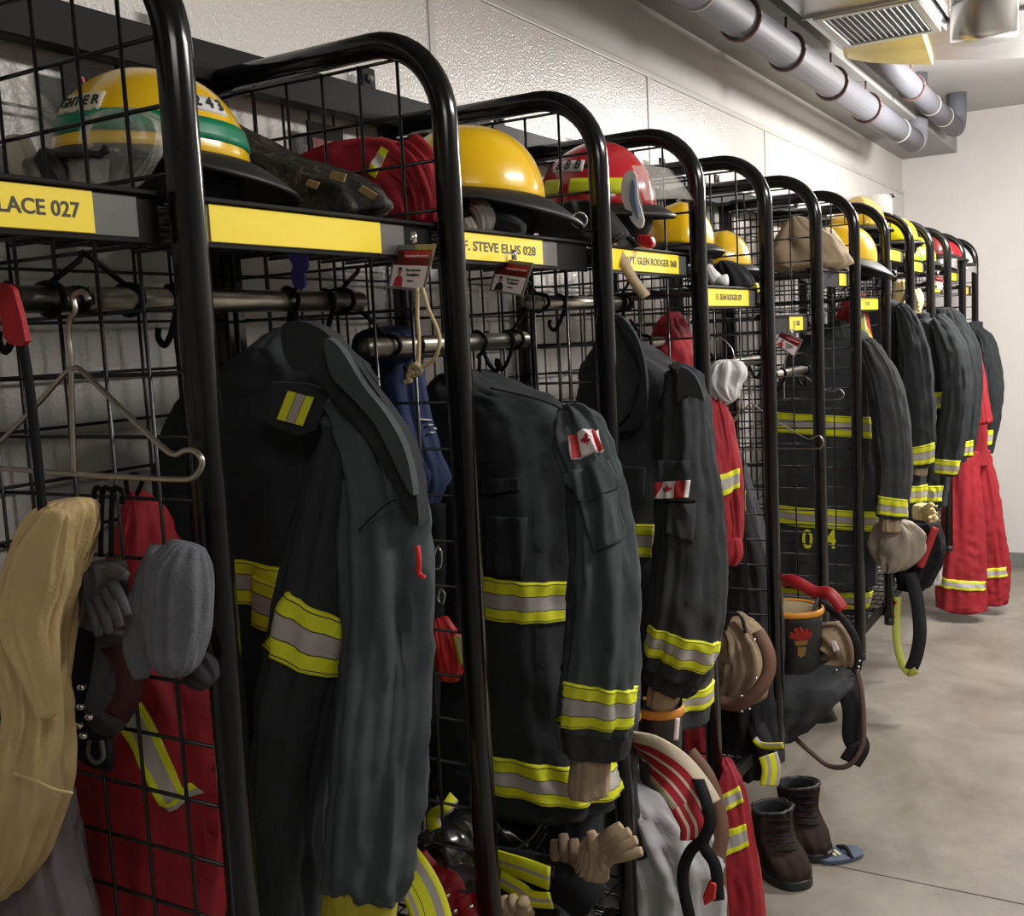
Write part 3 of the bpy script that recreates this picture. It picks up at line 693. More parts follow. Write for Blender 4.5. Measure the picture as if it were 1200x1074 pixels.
with Build(t):
    L = Loft(rows(1.78, [(366, 782, 796), (385, 768, 806), (430, 760, 825), (520, 758, 836), (640, 760, 838), (760, 770, 840), (860, 786, 838), (925, 794, 836)], .07), fold=.01, wr=.004, seed=22, drape=1)
    b = L.build('body', M_RED)
    A = Loft(path([(828, 450, 9, 1.66), (838, 490, 14, 1.64), (848, 550, 16, 1.62), (853, 610, 14, 1.61), (856, 655, 12, 1.61)], 1.6), fold=.006, wr=.004, seed=23); a = A.build('sleeve', M_RED); red_band(A, [(839, 561), (860, 550), (863, 571), (843, 586)], a, .2)
    Loft(path([(852, 632, 15, 1.60), (854, 648, 16, 1.60), (852, 660, 12, 1.6)], 1.6), fold=.003, wr=.002, seed=24).build('cuff', M_RED)
    G = Loft(path([(846, 890, 8, 1.56), (855, 925, 17, 1.53), (862, 985, 22, 1.52), (868, 1040, 26, 1.52), (873, 1100, 27, 1.52)], 1.5, .6), fold=.005, wr=.003, seed=25); g = G.build('trouser_leg', M_RED)
    red_band(G, [(848, 932), (864, 922), (868, 940), (853, 951)], g, .1); red_band(G, [(850, 975), (869, 966), (872, 991), (853, 1004)], g, .15)
t = thing('red_coverall', 'red coverall reaching near the floor by the far wall, with banded ankles', 'coverall', (.4, 5.4, 1.2), 'red coveralls')
with Build(t):
    Y = 5.28
    L = Loft(rows(Y, [(372, 1116, 1128), (395, 1116, 1140), (450, 1120, 1154), (500, 1118, 1156), (545, 1112, 1156)], .07), fold=.008, wr=.003, seed=26); L.build('body', M_RED)
    for (pth, q, sd) in (([(1128, 530, 16, Y-.07), (1129, 600, 22, Y-.08), (1128, 660, 25, Y-.08), (1126, 713, 27, Y-.08)], [(1105, 676), (1152, 682), (1152, 692), (1104, 687)], 27), ([(1146, 530, 12, Y+.05), (1155, 600, 18, Y+.08), (1162, 660, 18, Y+.1), (1164, 707, 15, Y+.1)], [(1150, 667), (1176, 665), (1178, 676), (1152, 678)], 28)):
        G = Loft(path(pth, Y, .7), fold=.009, wr=.004, seed=sd, kth=3); g = G.build('trouser_leg', M_RED); red_band(G, q, g, .2)
    A = Loft(path([(1140, 410, 8, Y-.1), (1146, 450, 9, Y-.12), (1152, 496, 10, Y-.13)], Y), seed=29, fold=.004); a = A.build('sleeve', M_RED); red_band(A, [(1133, 438), (1141, 437), (1142, 446), (1134, 447)], a)

# ---- far turnout jackets
def far_jacket(label, Y, trow, spath, bands, sband, cuff, m=M_TURN, seed=0, extra=None, sdepth=.075):
    t = thing('turnout_jacket', label, 'jacket', (.35, Y, 1.4), 'turnout jackets')
    with Build(t):
        L = Loft(rows(Y, trow, sdepth), fold=.01, wr=.004, seed=seed, drape=1); b = L.build('torso', m)
        for q in bands: L.decal(q, 'reflective_band', TM, b, TRIM, ext=.3, nu=24)
        q0 = spath[0]; spath = [(q0[0]-9, q0[1]-13, q0[2]*.62, q0[3]+.03)]+spath
        A = Loft(path(spath, Y-.12, .8), fold=.006, wr=.004, seed=seed+.5); a = A.build('sleeve', m)
        for q in sband: A.decal(q, 'reflective_band', TM, a, TRIM, ext=.2)
        if cuff: Loft(path(cuff, Y-.12, .8), fold=.003, wr=.002, seed=seed+.7).build('wristlet', M_TAN)
        Loft(rows(Y-.03, [(trow[0][0]-6, (trow[0][1]+trow[0][2])/2-8, (trow[0][1]+trow[0][2])/2+9), (trow[0][0]+14, trow[0][1]+2, trow[0][2]-2)], .04), fold=.003, seed=seed).build('collar', m)
        if extra: extra(L, b)
    return t
def j4(L, b):
    for s_, x in (('0', 947), ('4', 974)): lettering_on(L, s_, x, 633, .105, M_LIME, None, squeeze=.8)
far_jacket('charcoal turnout jacket with two full bands and number 04 on its back', 3.32, [(382, 962, 1000), (400, 935, 1020), (440, 915, 1026), (500, 908, 1030), (570, 905, 1032), (625, 904, 1030), (680, 904, 1026)],
    [(1022, 415, 12, 3.25), (1036, 450, 18, 3.2), (1044, 500, 20, 3.17), (1048, 550, 19, 3.15), (1046, 590, 17, 3.14), (1045, 606, 16, 3.14)], [[(920, 483), (1016, 490), (1016, 515), (920, 506)], [(915, 591), (1020, 600), (1020, 623), (915, 613)]],
    [[(1031, 581), (1061, 586), (1060, 606), (1029, 602)]], [(1044, 604, 12, 3.14), (1043, 622, 11, 3.14)], M_TURN3, 31, j4, .06)
far_jacket('navy turnout jacket just right of the one numbered 04', 3.83, [(352, 1015, 1048), (365, 1005, 1064), (400, 1000, 1072), (460, 1000, 1078), (540, 1002, 1082), (600, 1004, 1080)],
    [(1062, 372, 10, 3.75), (1070, 410, 16, 3.72), (1075, 460, 18, 3.7), (1078, 510, 17, 3.69), (1078, 546, 15, 3.69)], [[(1062, 570), (1097, 568), (1096, 588), (1060, 590)]], [[(1066, 526), (1091, 519), (1092, 542), (1068, 546)]], [(1078, 545, 9, 3.69), (1077, 556, 8, 3.69)], M_TURN, 32)
far_jacket('turnout jacket with short chest band showing left of its bent sleeve', 4.34, [(374, 1068, 1092), (390, 1064, 1106), (430, 1062, 1114), (500, 1064, 1116), (560, 1066, 1112), (592, 1068, 1108)],
    [(1106, 388, 12, 4.26), (1118, 420, 16, 4.24), (1121, 470, 15, 4.22), (1114, 520, 14, 4.21), (1108, 556, 12, 4.2)], [[(1081, 460), (1102, 460), (1100, 479), (1083, 480)], [(1072, 568), (1099, 570), (1098, 588), (1071, 586)]], [[(1099, 538), (1123, 540), (1119, 556), (1098, 556)]], None, M_TURN, 33)
far_jacket('grey turnout jacket partly behind the far red coverall', 4.85, [(368, 1096, 1116), (380, 1094, 1124), (420, 1094, 1132), (480, 1096, 1134), (540, 1098, 1132)],
    [(1122, 378, 8, 4.78), (1134, 410, 12, 4.76), (1139, 450, 11, 4.75), (1134, 500, 10, 4.74), (1130, 534, 9, 4.74)], [], [[(1122, 520), (1138, 516), (1138, 534), (1123, 536)]], None, M_TURN, 34)
far_jacket('last turnout jacket, against the far wall, with ragged black collar', 5.85, [(384, 1134, 1152), (396, 1134, 1158), (420, 1136, 1166), (470, 1138, 1168), (520, 1140, 1162)],
    [(1156, 402, 9, 5.78), (1163, 440, 10, 5.76), (1163, 480, 9, 5.75), (1154, 530, 8, 5.74)], [], [[(1144, 505), (1162, 504), (1160, 521), (1142, 523)]], None, M_TURN, 35)
t = thing('turnout_jacket', 'dark jacket with slanting lime and grey bands, seen behind the red coverall arm', 'jacket', (.35, 2.25, 1.3), 'turnout jackets')
with Build(t):
    L = Loft(rows(2.14, [(520, 850, 862), (545, 848, 872), (600, 848, 888), (660, 850, 906), (720, 852, 916), (800, 856, 918)], .05), fold=.008, wr=.003, seed=36, drape=1); b = L.build('torso', M_TURN3)
    L.decal([(856, 545), (864, 545), (872, 585), (862, 600)], 'reflective_band', TM, b, TRIM); L.decal([(862, 580), (873, 575), (873, 600), (864, 602)], 'reflective_band', TM, b, TRIM)
t = thing('turnout_trousers', 'dark turnout trousers with lime band hanging below the jacket numbered 04', 'trousers', (.35, 3.35, .9))
with Build(t):
    L = Loft(rows(3.46, [(655, 905, 1022), (690, 904, 1020), (730, 906, 1014), (770, 910, 1006)], .05), fold=.01, wr=.005, seed=37); b = L.build('leg', M_TURN); L.decal([(905, 686), (1018, 692), (1016, 713), (905, 706)], 'reflective_band', TM, b, TRIM, nu=24, ext=.1)
    Loft(rows(3.45, [(640, 930, 1015), (658, 926, 1018)], .05), fold=.006, seed=38).build('waistband', M_DRK)
# ================================================================== rods and hooks
ROD = {-1: 1.694, 0: 1.694, 1: 1.622, 2: 1.694, 3: 1.60, 4: 1.52, 5: 1.463, 6: 1.60, 7: 1.68, 8: 1.63, 9: 1.70, 10: 1.70, 11: 1.62}
mrod = MB().tube([(.33, .004, 0), (.33, S-.004, 0)], .0155, 20).mesh('tube')
def hookm(flip):
    p = bez([(.33, 0, .0165), (.345, 0, .010), (.349, 0, -.004), (.338, 0, -.03), (.33, 0, -.045), (.318, 0, -.056), (.308, 0, -.046), (.310, 0, -.034)], 4) if not flip else bez([(.33, 0, .0165), (.315, 0, .010), (.311, 0, -.004), (.322, 0, -.03), (.33, 0, -.045), (.342, 0, -.056), (.352, 0, -.046), (.350, 0, -.034)], 4)
    return MB().tube(p, .0042, 8).mesh('hook')
mhk = [hookm(False), hookm(True)]
rl = {-1: 'at the far left edge beside the red tag', 0: 'behind the bare wire hanger at left', 1: 'ending under the second ID badge', 2: 'behind the big black jacket collar', 3: 'above the red coverall in the fourth bay', 4: 'above the white mitt, behind the fifth divider', 5: 'with its bare end showing beside wire hanger',
      6: 'above the jacket numbered 04', 7: 'above the jacket right of number 04', 8: 'inside the ninth bay', 9: 'inside the tenth bay', 10: 'above the far red coverall', 11: 'in the last bay by the far wall'}
for n in range(-1, NB):
    t = thing('hanging_rod', 'brushed steel hanging rod '+rl[n], 'rod', (0, n*S, ROD[n]), 'steel hanging rods'); y = 0
    r_ = link('rod', mrod, M_STEEL, t, True)
    MB().lathe([(.0163, 0), (.0163, .012), (.012, .014)], 16).build('end_cap', M_BLKP, t, True, loc=(.33, S-.018, 0), rot=(-math.pi/2, 0, 0)) if n not in (0, 1, 5) else None
    for k, yy in enumerate((.06, S-.05)):
        MB().tube(bez([(.33, yy, .018), (.352, yy, .012), (.354, yy, -.006), (.33, yy, -.018), (.308, yy, -.004), (.310, yy, .014), (.33, yy, .018)], 4), .004, 8).build('saddle', M_BLKP, t, True)
        MB().tube([(.33, yy, .016), (.33, yy+(.065 if k else -.06)*(.7), .045), (.33, S if k else 0, .055)], .0035, 8).build('rod_bracket', M_BLKP, t, True)
    if n in (-1, 0, 1, 2, 4, 5):
        for k, yy in enumerate((.12, .36, .42)): link('hook', mhk[k % 2], M_BLKP, t, True, loc=(0, yy+.013*n, 0))

def hang(jt, Y, topz, rodz):
    """hook from the jacket's loop up to the rod"""
    P = bez([(.33, Y, topz-.02), (.334, Y, (topz+rodz)/2), (.33, Y, rodz-.03), (.345, Y, rodz-.012), (.350, Y, rodz+.004), (.33, Y, rodz+.019), (.312, Y, rodz+.006)], 5)
    o = MB().tube(P, .0036, 8).build('hanger_hook', M_BLKP, None, True); ws(o, jt)
for o in list(COL.objects):
    if o.type == 'EMPTY' and o.name.startswith(('turnout_jacket', 'red_coverall', 'turnout_trousers')):
        Y = {'turnout_jacket': .34, 'turnout_jacket.001': .84, 'turnout_jacket.002': 1.35, 'turnout_jacket.003': 3.32, 'turnout_jacket.004': 3.83, 'turnout_jacket.005': 4.34, 'turnout_jacket.006': 4.85, 'turnout_jacket.007': 5.85, 'turnout_jacket.008': 2.14,
             'red_coverall': .13, 'red_coverall.001': 1.78, 'red_coverall.002': 5.28, 'turnout_trousers': 3.38}[o.name]
        bpy.context.view_layer.update()
        b = [c for c in o.children if c.name.startswith(('torso', 'body', 'leg'))][0]; vs = [b.matrix_world @ v.co for v in b.data.vertices]
        near = [v.z for v in vs if abs(v.x-.33) < .06] or [v.z for v in vs]; tz = max(near); n = int(Y//S)
        if o.name == 'turnout_trousers':
            continue
        if tz < ROD[n]-.35: tz2 = tz
        hang(o, Y, tz, ROD[n])

# ---- bare wire hangers
def wire_hanger(label, paths, r, loc):
    t = thing('wire_hanger', label, 'hanger', loc, 'bare steel hangers')
    with Build(t):
        for nm, p, Y in paths:
            P = bez([at(x, y, 1, Y) for x, y in p], 6); MB().tube(P, r, 10).build(nm, M_STEEL, None, True)
wire_hanger('empty steel wire hanger in front of the wire grid at far left', [('hook', [(104, 352), (97, 342), (86, 348), (88, 364), (82, 376), (80, 395), (83, 420), (84, 470), (87, 556)], -.1),
    ('arm', [(84, 432), (74, 440), (40, 478), (0, 518), (-40, 552), (-66, 566), (-70, 552), (-60, 545), (0, 549), (88, 556), (160, 560), (200, 562), (224, 561), (235, 550), (236, 538), (228, 529), (217, 528), (205, 533), (190, 524), (150, 487), (110, 448), (92, 432), (84, 432)], -.1)], .0030, (.3, -.1, 1.5))
wire_hanger('empty steel hanger reaching past the sixth divider, lower of the two', [('hook', [(882, 432), (879, 446), (880, 458), (882, 475), (884, 527)], 2.45),
    ('arm', [(880, 472), (890, 480), (915, 497), (945, 514), (953, 513), (960, 511), (965, 518), (962, 525), (955, 526), (910, 526), (850, 527), (835, 520), (850, 500), (868, 484), (880, 472)], 2.45)], .0024, (.3, 2.45, 1.4))
wire_hanger('empty steel hanger behind the ID badge, upper of the two', [('hook', [(920, 420), (919, 440), (919, 470)], 2.85),
    ('arm', [(919, 438), (940, 440), (950, 446), (965, 456), (975, 459), (983, 456), (989, 462), (984, 468), (970, 469), (940, 468), (905, 469), (895, 466), (905, 450), (919, 438)], 2.85)], .0022, (.3, 2.85, 1.4))

# ================================================================== helmets
def helmet(name_label, px, py, Y, face, shell, size=1.0, tilt=(0, 0), rim='plain', band=None, bandmat=None, visor=True, ring=True, letters=None, number=None, num_az=90, brim_drop=.02, group='fire helmets', rim_m=None, patchm=None, visor_up=0, vw=62, slant=0):
    c = at(px, py, 1, Y)
    t = thing('fire_helmet', name_label, 'helmet', c, group)
    M = Matrix.Translation(c) @ Matrix.Rotation(math.radians(tilt[1]), 4, 'X') @ Matrix.Rotation(math.radians(tilt[0]), 4, 'Y') @ Matrix.Rotation(math.radians(face), 4, 'Z') @ Matrix.Scale(size, 4)
    A, B, Hh = .132, .108, .125
    def dome(az, el, off=0):
        ca, sa = math.cos(az), math.sin(az); ce, se = math.cos(el), math.sin(el)
        ridge = .006*math.exp(-(sa*ce/.16)**2)*(1 if ce > .02 else .8)
        x = (A+off+ridge)*ce**.9*ca; y = (B+off+ridge)*ce**.9*sa; z = (Hh+off+ridge)*se**1.0
        return Vector((x, y, z))
    with Build(t):
        mb = MB(); N, Mm = 16, 48; vs = [dome(2*math.pi*k/Mm, math.pi/2*i/N*.995) for i in range(N+1) for k in range(Mm)]
        inner = [v*.95-Vector((0, 0, .004)) for v in vs]
        fs = [(i*Mm+k, i*Mm+(k+1) % Mm, (i+1)*Mm+(k+1) % Mm, (i+1)*Mm+k) for i in range(N) for k in range(Mm)]; n0 = len(vs)
        fs += [tuple(N*Mm+k for k in range(Mm))]
        fs += [(n0+i*Mm+(k+1) % Mm, n0+i*Mm+k, n0+(i+1)*Mm+k, n0+(i+1)*Mm+(k+1) % Mm) for i in range(N) for k in range(Mm)]+[(k, n0+k, n0+(k+1) % Mm, (k+1) % Mm) for k in range(Mm)]
        mb.add([M @ v for v in vs+inner], fs); mb.build('shell', shell, None, True)
        # brim: short in front, long and drooping behind
        vs = []; nr = 7
        for i in range(nr+1):
            u = i/nr
            for k in range(Mm):
                az = 2*math.pi*k/Mm; ca, sa = math.cos(az), math.sin(az); ext = .032+.028*max(0, -ca)**1.5*1.6+.012*max(0, ca)**2
                x = (A+ext*u)*ca; y = (B+ext*u)*sa; z = .004-brim_drop*(u**1.4)*(1+1.2*max(0, -ca))
                vs.append(Vector((x, y, z)))
        low = [v+Vector((0, 0, -.007)) for v in vs]; n0 = len(vs)
        fs = [(i*Mm+k, i*Mm+(k+1) % Mm, (i+1)*Mm+(k+1) % Mm, (i+1)*Mm+k)[::-1] for i in range(nr) for k in range(Mm)]
        fs += [(n0+i*Mm+k, n0+i*Mm+(k+1) % Mm, n0+(i+1)*Mm+(k+1) % Mm, n0+(i+1)*Mm+k) for i in range(nr) for k in range(Mm)]
        fs += [(nr*Mm+k, nr*Mm+(k+1) % Mm, n0+nr*Mm+(k+1) % Mm, n0+nr*Mm+k) for k in range(Mm)]+[((k+1) % Mm, k, n0+k, n0+(k+1) % Mm) for k in range(Mm)]
        mb = MB(); mb.add([M @ v for v in vs+low], fs); mb.build('brim', rim_m or M_BRIM, None, True)
        # ear cover and suspension under the brim
        mb = MB(); pr = []
        for j, (rr, zz) in enumerate([(1.0, -.002), (1.03, -.02), (1.02, -.045), (.96, -.06), (.9, -.058), (.86, -.02)]):
            for k in range(Mm):
                az = 2*math.pi*k/Mm; pr.append(M @ Vector((A*.93*rr*math.cos(az), B*.93*rr*math.sin(az), zz+.008*math.sin(az*3))))
        mb.add(pr, [(i*Mm+k, i*Mm+(k+1) % Mm, (i+1)*Mm+(k+1) % Mm, (i+1)*Mm+k) for i in range(5) for k in range(Mm)]); mb.build('ear_cover', M_DRK, None, True)
        def band_(az0, az1, e0, e1, m, nm, off=.0022, nu=24, nv=3):
            vv = [M @ dome(math.radians(az0+(az1-az0)*i/nu), e0+(e1-e0)*j/nv, off) for j in range(nv+1) for i in range(nu+1)]+[M @ dome(math.radians(az0+(az1-az0)*i/nu), e0+(e1-e0)*j/nv, -.001) for j in range(nv+1) for i in range(nu+1)]
            w = nu+1; q = (nv+1)*w; ff = [(j*w+i, j*w+i+1, (j+1)*w+i+1, (j+1)*w+i) for j in range(nv) for i in range(nu)]
            ff += [(i+1, i, q+i, q+i+1) for i in range(nu)]+[(nv*w+i, nv*w+i+1, q+nv*w+i+1, q+nv*w+i) for i in range(nu)]+[(j*w, (j+1)*w, q+(j+1)*w, q+j*w) for j in range(nv)]+[((j+1)*w+nu, j*w+nu, q+j*w+nu, q+(j+1)*w+nu) for j in range(nv)]
            return MB().add(vv, ff).build(nm, m, None, True)
        if band:
            for a0, a1 in band: band_(a0, a1, .17, .42, bandmat, 'helmet_band')
        def letter(ch, az, el, sz, m, par, roll=0):
            az = math.radians(az); p = dome(az, el, .0035); px_ = (dome(az+.02, el, .0035)-dome(az-.02, el, .0035)).normalized(); pu = (dome(az, el+.02, .0035)-dome(az, el-.02, .0035)).normalized()
            R3 = M.to_3x3(); q = M @ p; o = text(ch, sz*size, m, None, q, R3 @ px_, R3 @ pu, .95); 
            if par: o.parent = par
        if letters:
            s_, azc, el, step, sz = letters
            pm = band_(azc-step*(len(s_))/2, azc+step*(len(s_))/2, el-.12, el+.13, patchm or M_WHITE, 'letter_patch', off=.002); pm['label'] = 'pale arc with black capital letters'
            for i, ch in enumerate(s_): letter(ch, azc+step*(i-(len(s_)-1)/2), el, sz, M_INK, pm)
        if number:
            nm_, az, el, sz, step = number; pm = band_(az-step*len(nm_)/2, az+step*len(nm_)/2, el-.11, el+.11, M_WHITE, 'number_patch', off=.002)
            for i, ch in enumerate(nm_): letter(ch, az+step*(i-(len(nm_)-1)/2), el, sz, M_INK, pm)
        if visor:
            vv = []; nu, nv = 20, 6
            for lay in (0, 1):
                for j in range(nv+1):
                    for i in range(nu+1):
                        az = math.radians(-vw+2*vw*i/nu); so = slant*j/nv; rr = 1+.022*lay/.13; zz = -.012-.075*j/nv + visor_up
                        vv.append(M @ Vector(((A+.026+so+.012*math.sin(j/nv*2)+.002*lay)*math.cos(az)*1.0, (B+.026+so+.002*lay)*math.sin(az), zz+.012*math.cos(az*2)*(1 if j == nv else 0))))
            w = nu+1; q = (nv+1)*w
            ff = [(j*w+i, j*w+i+1, (j+1)*w+i+1, (j+1)*w+i) for j in range(nv) for i in range(nu)]+[(q+j*w+i+1, q+j*w+i, q+(j+1)*w+i, q+(j+1)*w+i+1) for j in range(nv) for i in range(nu)]
            MB().add(vv, ff).build('visor', M_CLEAR, None, True)
            for sg in (1, -1):
                p = M @ Vector(((A+.02)*.5, sg*(B+.024)*.9, -.012+visor_up)); MB().lathe([(0, -.006), (.012, -.006), (.013, 0), (.009, .006), (0, .007)], 16, p, cap=False).build('visor_knob', M_BRIM, None, True)
        if ring:
            c2 = M @ Vector((-A-.072, 0, -.028)); v = (CAM-c2).normalized(); a = v.orthogonal().normalized(); b = v.cross(a)
            MB().tube([c2+(a*math.cos(x)+b*math.sin(x))*.014*size for x in [2*math.pi*i/16 for i in range(17)]], .0018, 8, cap=False).build('d_ring', M_CHROME, None, True)
    return t, M
LIMEBAND = mat('lime_band', lin(214, 222, 40), .4)
PALE = mat('pale_patch', lin(214, 206, 178), .5)
helmet('glossy yellow fire helmet with green band, largest, on the nearest shelf', 182, 190, .20, -122, M_YELP, .93, (2, -3), band=[(-175, 175)], bandmat=M_GREEN, letters=('FIREFIGHTER', 0, .52, 8.6, .022), number=('243', 124, .62, .026, 11), ring=False, patchm=PALE)
helmet('yellow fire helmet behind the second tube, beside red cloth bundle', 552, 233, .82, -140, M_YELP, .98, (3, -4), letters=('FIGHTER', -42, .72, 13, .026), ring=True, patchm=PALE, visor=False)
helmet('red fire helmet with number 688 and clear face shield', 698, 243, 1.30, -12, M_REDP, 1.04, (5, 2), band=[(-120, -96), (-84, -58), (-48, -30)], bandmat=LIMEBAND, letters=None, number=('688', -92, .66, .030, 13), visor=True, visor_up=.085, vw=30, slant=.05, rim_m=M_BRIM)
with Build(bpy.data.objects['fire_helmet.002']):
    bevel(slab('shield_pivot', [(737, 200), (746, 206), (748, 232), (755, 258), (750, 268), (740, 258), (730, 236), (729, 214)], 1.195, .005, M_WHITE, smooth_n=3, bev=0), .001); slab('pivot_strip', [(740, 212), (744, 214), (745, 234), (749, 256), (744, 250), (738, 232)], 1.19, .004, mat('blue_grey_strip', lin(110, 130, 160), .4), smooth_n=3, bev=0)
helmet('yellow fire helmet low under the clear shield of the red one', 795, 288, 1.74, -60, M_YELP, .82, (4, 0), visor=False)
helmet('yellow fire helmet with black cover, behind the white goggles', 845, 312, 2.2, -70, M_YELP, .80, (3, 0), visor=False, ring=False)
helmet('plain yellow fire helmet with drooping black brim, seventh bay', 985, 304, 3.33, -150, M_YELP, 1.0, (10, -4), visor=True)
helmet('yellow fire helmet resting high above the tube tops, eighth bay', 1005, 268, 3.83, -60, M_YELP, 1.0, (0, 0), visor=True, visor_up=.13, ring=False)
helmet('lime fire helmet with pale sticker, ninth bay', 1050, 284, 4.34, -60, M_LIMEP, .85, (0, 0), visor=False, ring=False)
helmet('lime fire helmet with green and white cords, tenth bay', 1072, 306, 4.84, -90, M_LIMEP, .9, (6, 0), visor=False, ring=False)
helmet('dark red fire helmet behind clear plastic, third bay from far wall', 1092, 300, 5.3, -60, mat('maroon_shell', lin(120, 40, 38), .3, coat=.4), .9, (0, 0), ring=False)
helmet('bright red fire helmet, second bay from the far wall', 1110, 304, 5.62, -70, M_REDP, .8, (0, 0), visor=False, ring=False)
helmet('grey white fire helmet in the last bay by the far wall', 1124, 310, 5.86, -60, mat('pale_shell', lin(196, 194, 190), .35), .66, (0, 0), ring=False)

# ================================================================== things on the upper shelves
M_CAMO = bpy.data.materials.new('camouflage_cloth'); M_CAMO.use_nodes = True
nt = M_CAMO.node_tree; b_ = nt.nodes['Principled BSDF']; b_.inputs['Roughness'].default_value = .7
tc = nt.nodes.new('ShaderNodeTexCoord'); nz = nt.nodes.new('ShaderNodeTexNoise'); nz.inputs['Scale'].default_value = 26; nz.inputs['Detail'].default_value = 3; nz.inputs['Distortion'].default_value = 1.2
cr = nt.nodes.new('ShaderNodeValToRGB'); cr.color_ramp.interpolation = 'CONSTANT'; el = cr.color_ramp.elements
el[0].color = (.010, .009, .008, 1); el[0].position = 0; el[1].color = (.035, .030, .020, 1); el[1].position = .46
for p_, c_ in ((.54, (.016, .014, .012, 1)), (.62, (.085, .065, .045, 1)), (.68, (.02, .025, .016, 1))): e_ = el.new(p_); e_.color = c_
nt.links.new(tc.outputs['Object'], nz.inputs['Vector']); nt.links.new(nz.outputs['Fac'], cr.inputs[0]); nt.links.new(cr.outputs[0], b_.inputs['Base Color'])
t = thing('camouflage_jacket', 'crumpled dark camouflage garment with tan squares, piled beside the green banded helmet', 'jacket', at(350, 245, 1, .38))
with Build(t):
    L = Loft(rows(.43, [(132, 250, 260), (150, 248, 285), (172, 246, 318), (192, 248, 355), (210, 252, 395), (228, 256, 432), (246, 262, 452), (256, 300, 455)], .055), fold=.012, wr=.007, seed=41, kth=3, kt=4); b = L.build('cloth', M_CAMO)
    sq = mat('tan_square', lin(150, 128, 84), .8)
    for q in ([(389, 200), (406, 204), (403, 214), (386, 210)], [(362, 210), (375, 214), (370, 222), (358, 217)], [(425, 217), (443, 228), (436, 234), (420, 224)]): bevel(slab('tan_patch', q, .365, .004, sq, smooth_n=1, bev=0), .001)
t = thing('red_cloth_bundle', 'folded red garment with short lime and grey stripe on the second shelf', 'garment', at(440, 255, 1, .76))
with Build(t):
    L = Loft(rows(.62, [(166, 420, 462), (178, 362, 482), (192, 352, 500), (215, 372, 511), (240, 400, 512), (258, 428, 510)], .06), fold=.012, wr=.007, seed=42, kth=3, kt=4); b = L.build('cloth', M_RED)
    L.decal([(446, 172), (455, 178), (440, 210), (432, 203)], 'reflective_stripe', TM, b, [(.3, 0), (.4, 1), (.3, 0)])
    S_ = Loft(path([(470, 180, 22, .60), (492, 205, 22, .60), (500, 235, 16, .60), (498, 258, 12, .6)], .6, .8), fold=.008, wr=.006, seed=43, kth=4, kt=5); S_.build('sleeve', M_RED)
def black_bits(label, Y, L_, m, nm, cat, seed, depth=.05, fold=.008, pl=()):
    t = thing(nm, label, cat, at((L_[-1][1]+L_[-1][2])/2, L_[-1][0], 1, Y))
    with Build(t):
        L = Loft(rows(Y, L_, depth), fold=fold, wr=fold*.5, seed=seed, kth=3, kt=3); L.build('cloth' if m is not M_CLEAR else 'film', m)
        for f_ in pl: f_(L)
    return t
# clear bag with mask at far left
t = thing('clear_plastic_bag', 'clear plastic bag holding a breathing mask, far left of nearest shelf', 'bag', at(40, 222, 1, .07))
with Build(t):
    L = Loft(rows(.075, [(66, -22, -4), (90, -26, 18), (125, -30, 48), (160, -34, 72), (195, -34, 86), (222, -34, 96)], .04), fold=.009, wr=.006, seed=44, kth=3, kt=3); L.build('plastic_film', M_CLEAR)
    Loft(rows(.075, [(160, 10, 34), (180, 4, 42), (205, 8, 44), (216, 14, 40)], .03), fold=.004, seed=45).build('mask_cup', mat('ivory_rubber', lin(176, 164, 136), .5))
    Loft(path([(48, 182, 9, .05), (60, 192, 15, .05), (68, 205, 16, .05), (74, 218, 10, .05)], .05), fold=.003, seed=46).build('mask_valve', M_BRIM)
    Loft(path([(-20, 165, 10, .05), (-6, 185, 12, .05), (4, 212, 10, .05)], .05), fold=.003, seed=47).build('strap_pad', M_GREYK)
t = thing('clear_plastic_bag', 'crinkled clear bag draped over the front of the green banded helmet', 'bag', at(150, 205, 1, .1))
with Build(t):
    L = Loft(rows(.09, [(134, 112, 158), (150, 102, 182), (175, 104, 188), (200, 110, 172), (218, 126, 158)], .012), fold=.007, wr=.008, seed=48, kth=4, kt=5); L.build('plastic_film', M_CLEAR)
black_bits('pair of folded black flash hoods under the red helmet', 1.15, [(240, 655, 700), (252, 640, 716), (268, 634, 728), (280, 640, 735)], M_GREYK, 'flash_hood', 'hood', 50, .045, .01)
bpy.data.objects['flash_hood']['label'] = 'dark grey folded hood squashed under the red helmet'
MATS['dkgrey'] = M_DG = mat('dark_grey_knit', (.02, .02, .022), .9, bump=.4)
for o in bpy.data.objects['flash_hood'].children: o.data.materials.clear(); o.data.materials.append(M_DG)
t = thing('goggles', 'grey and black goggles strap under brim of second yellow helmet', 'goggles', at(570, 272, 1, .76))
with Build(t):
    Loft(path([(548, 238, 6, .74), (560, 242, 10, .74), (568, 256, 11, .74), (568, 270, 9, .74)], .74, .7), fold=.003, seed=51).build('grey_pad', mat('grey_elastic', lin(150, 146, 138), .8, bump=.3))
    Loft(path([(545, 258, 8, .72), (550, 270, 9, .72), (556, 276, 6, .72)], .72, .7), fold=.003, seed=52).build('grey_tail', MATS['grey_elastic'])
    Loft(path([(575, 262, 12, .76), (596, 266, 14, .76), (612, 272, 10, .76)], .76, .7), fold=.004, seed=53).build('black_pad', M_DG)
t = thing('canvas_strap', 'short cream canvas strap slanting down from GLEN bay shelf', 'strap', at(722, 292, 1, 1.25))
t['label'] = 'short cream canvas strap slanting down in front of the third yellow name plate'
with Build(t):
    strap('webbing', [(716, 288, 1.15), (728, 303, 1.14), (742, 328, 1.13), (757, 348, 1.13)], .020, .006, M_LEATH)
t = thing('red_striped_box', 'small red, white and black packet behind the third name plate', 'packet', at(745, 288, 1, 1.3))
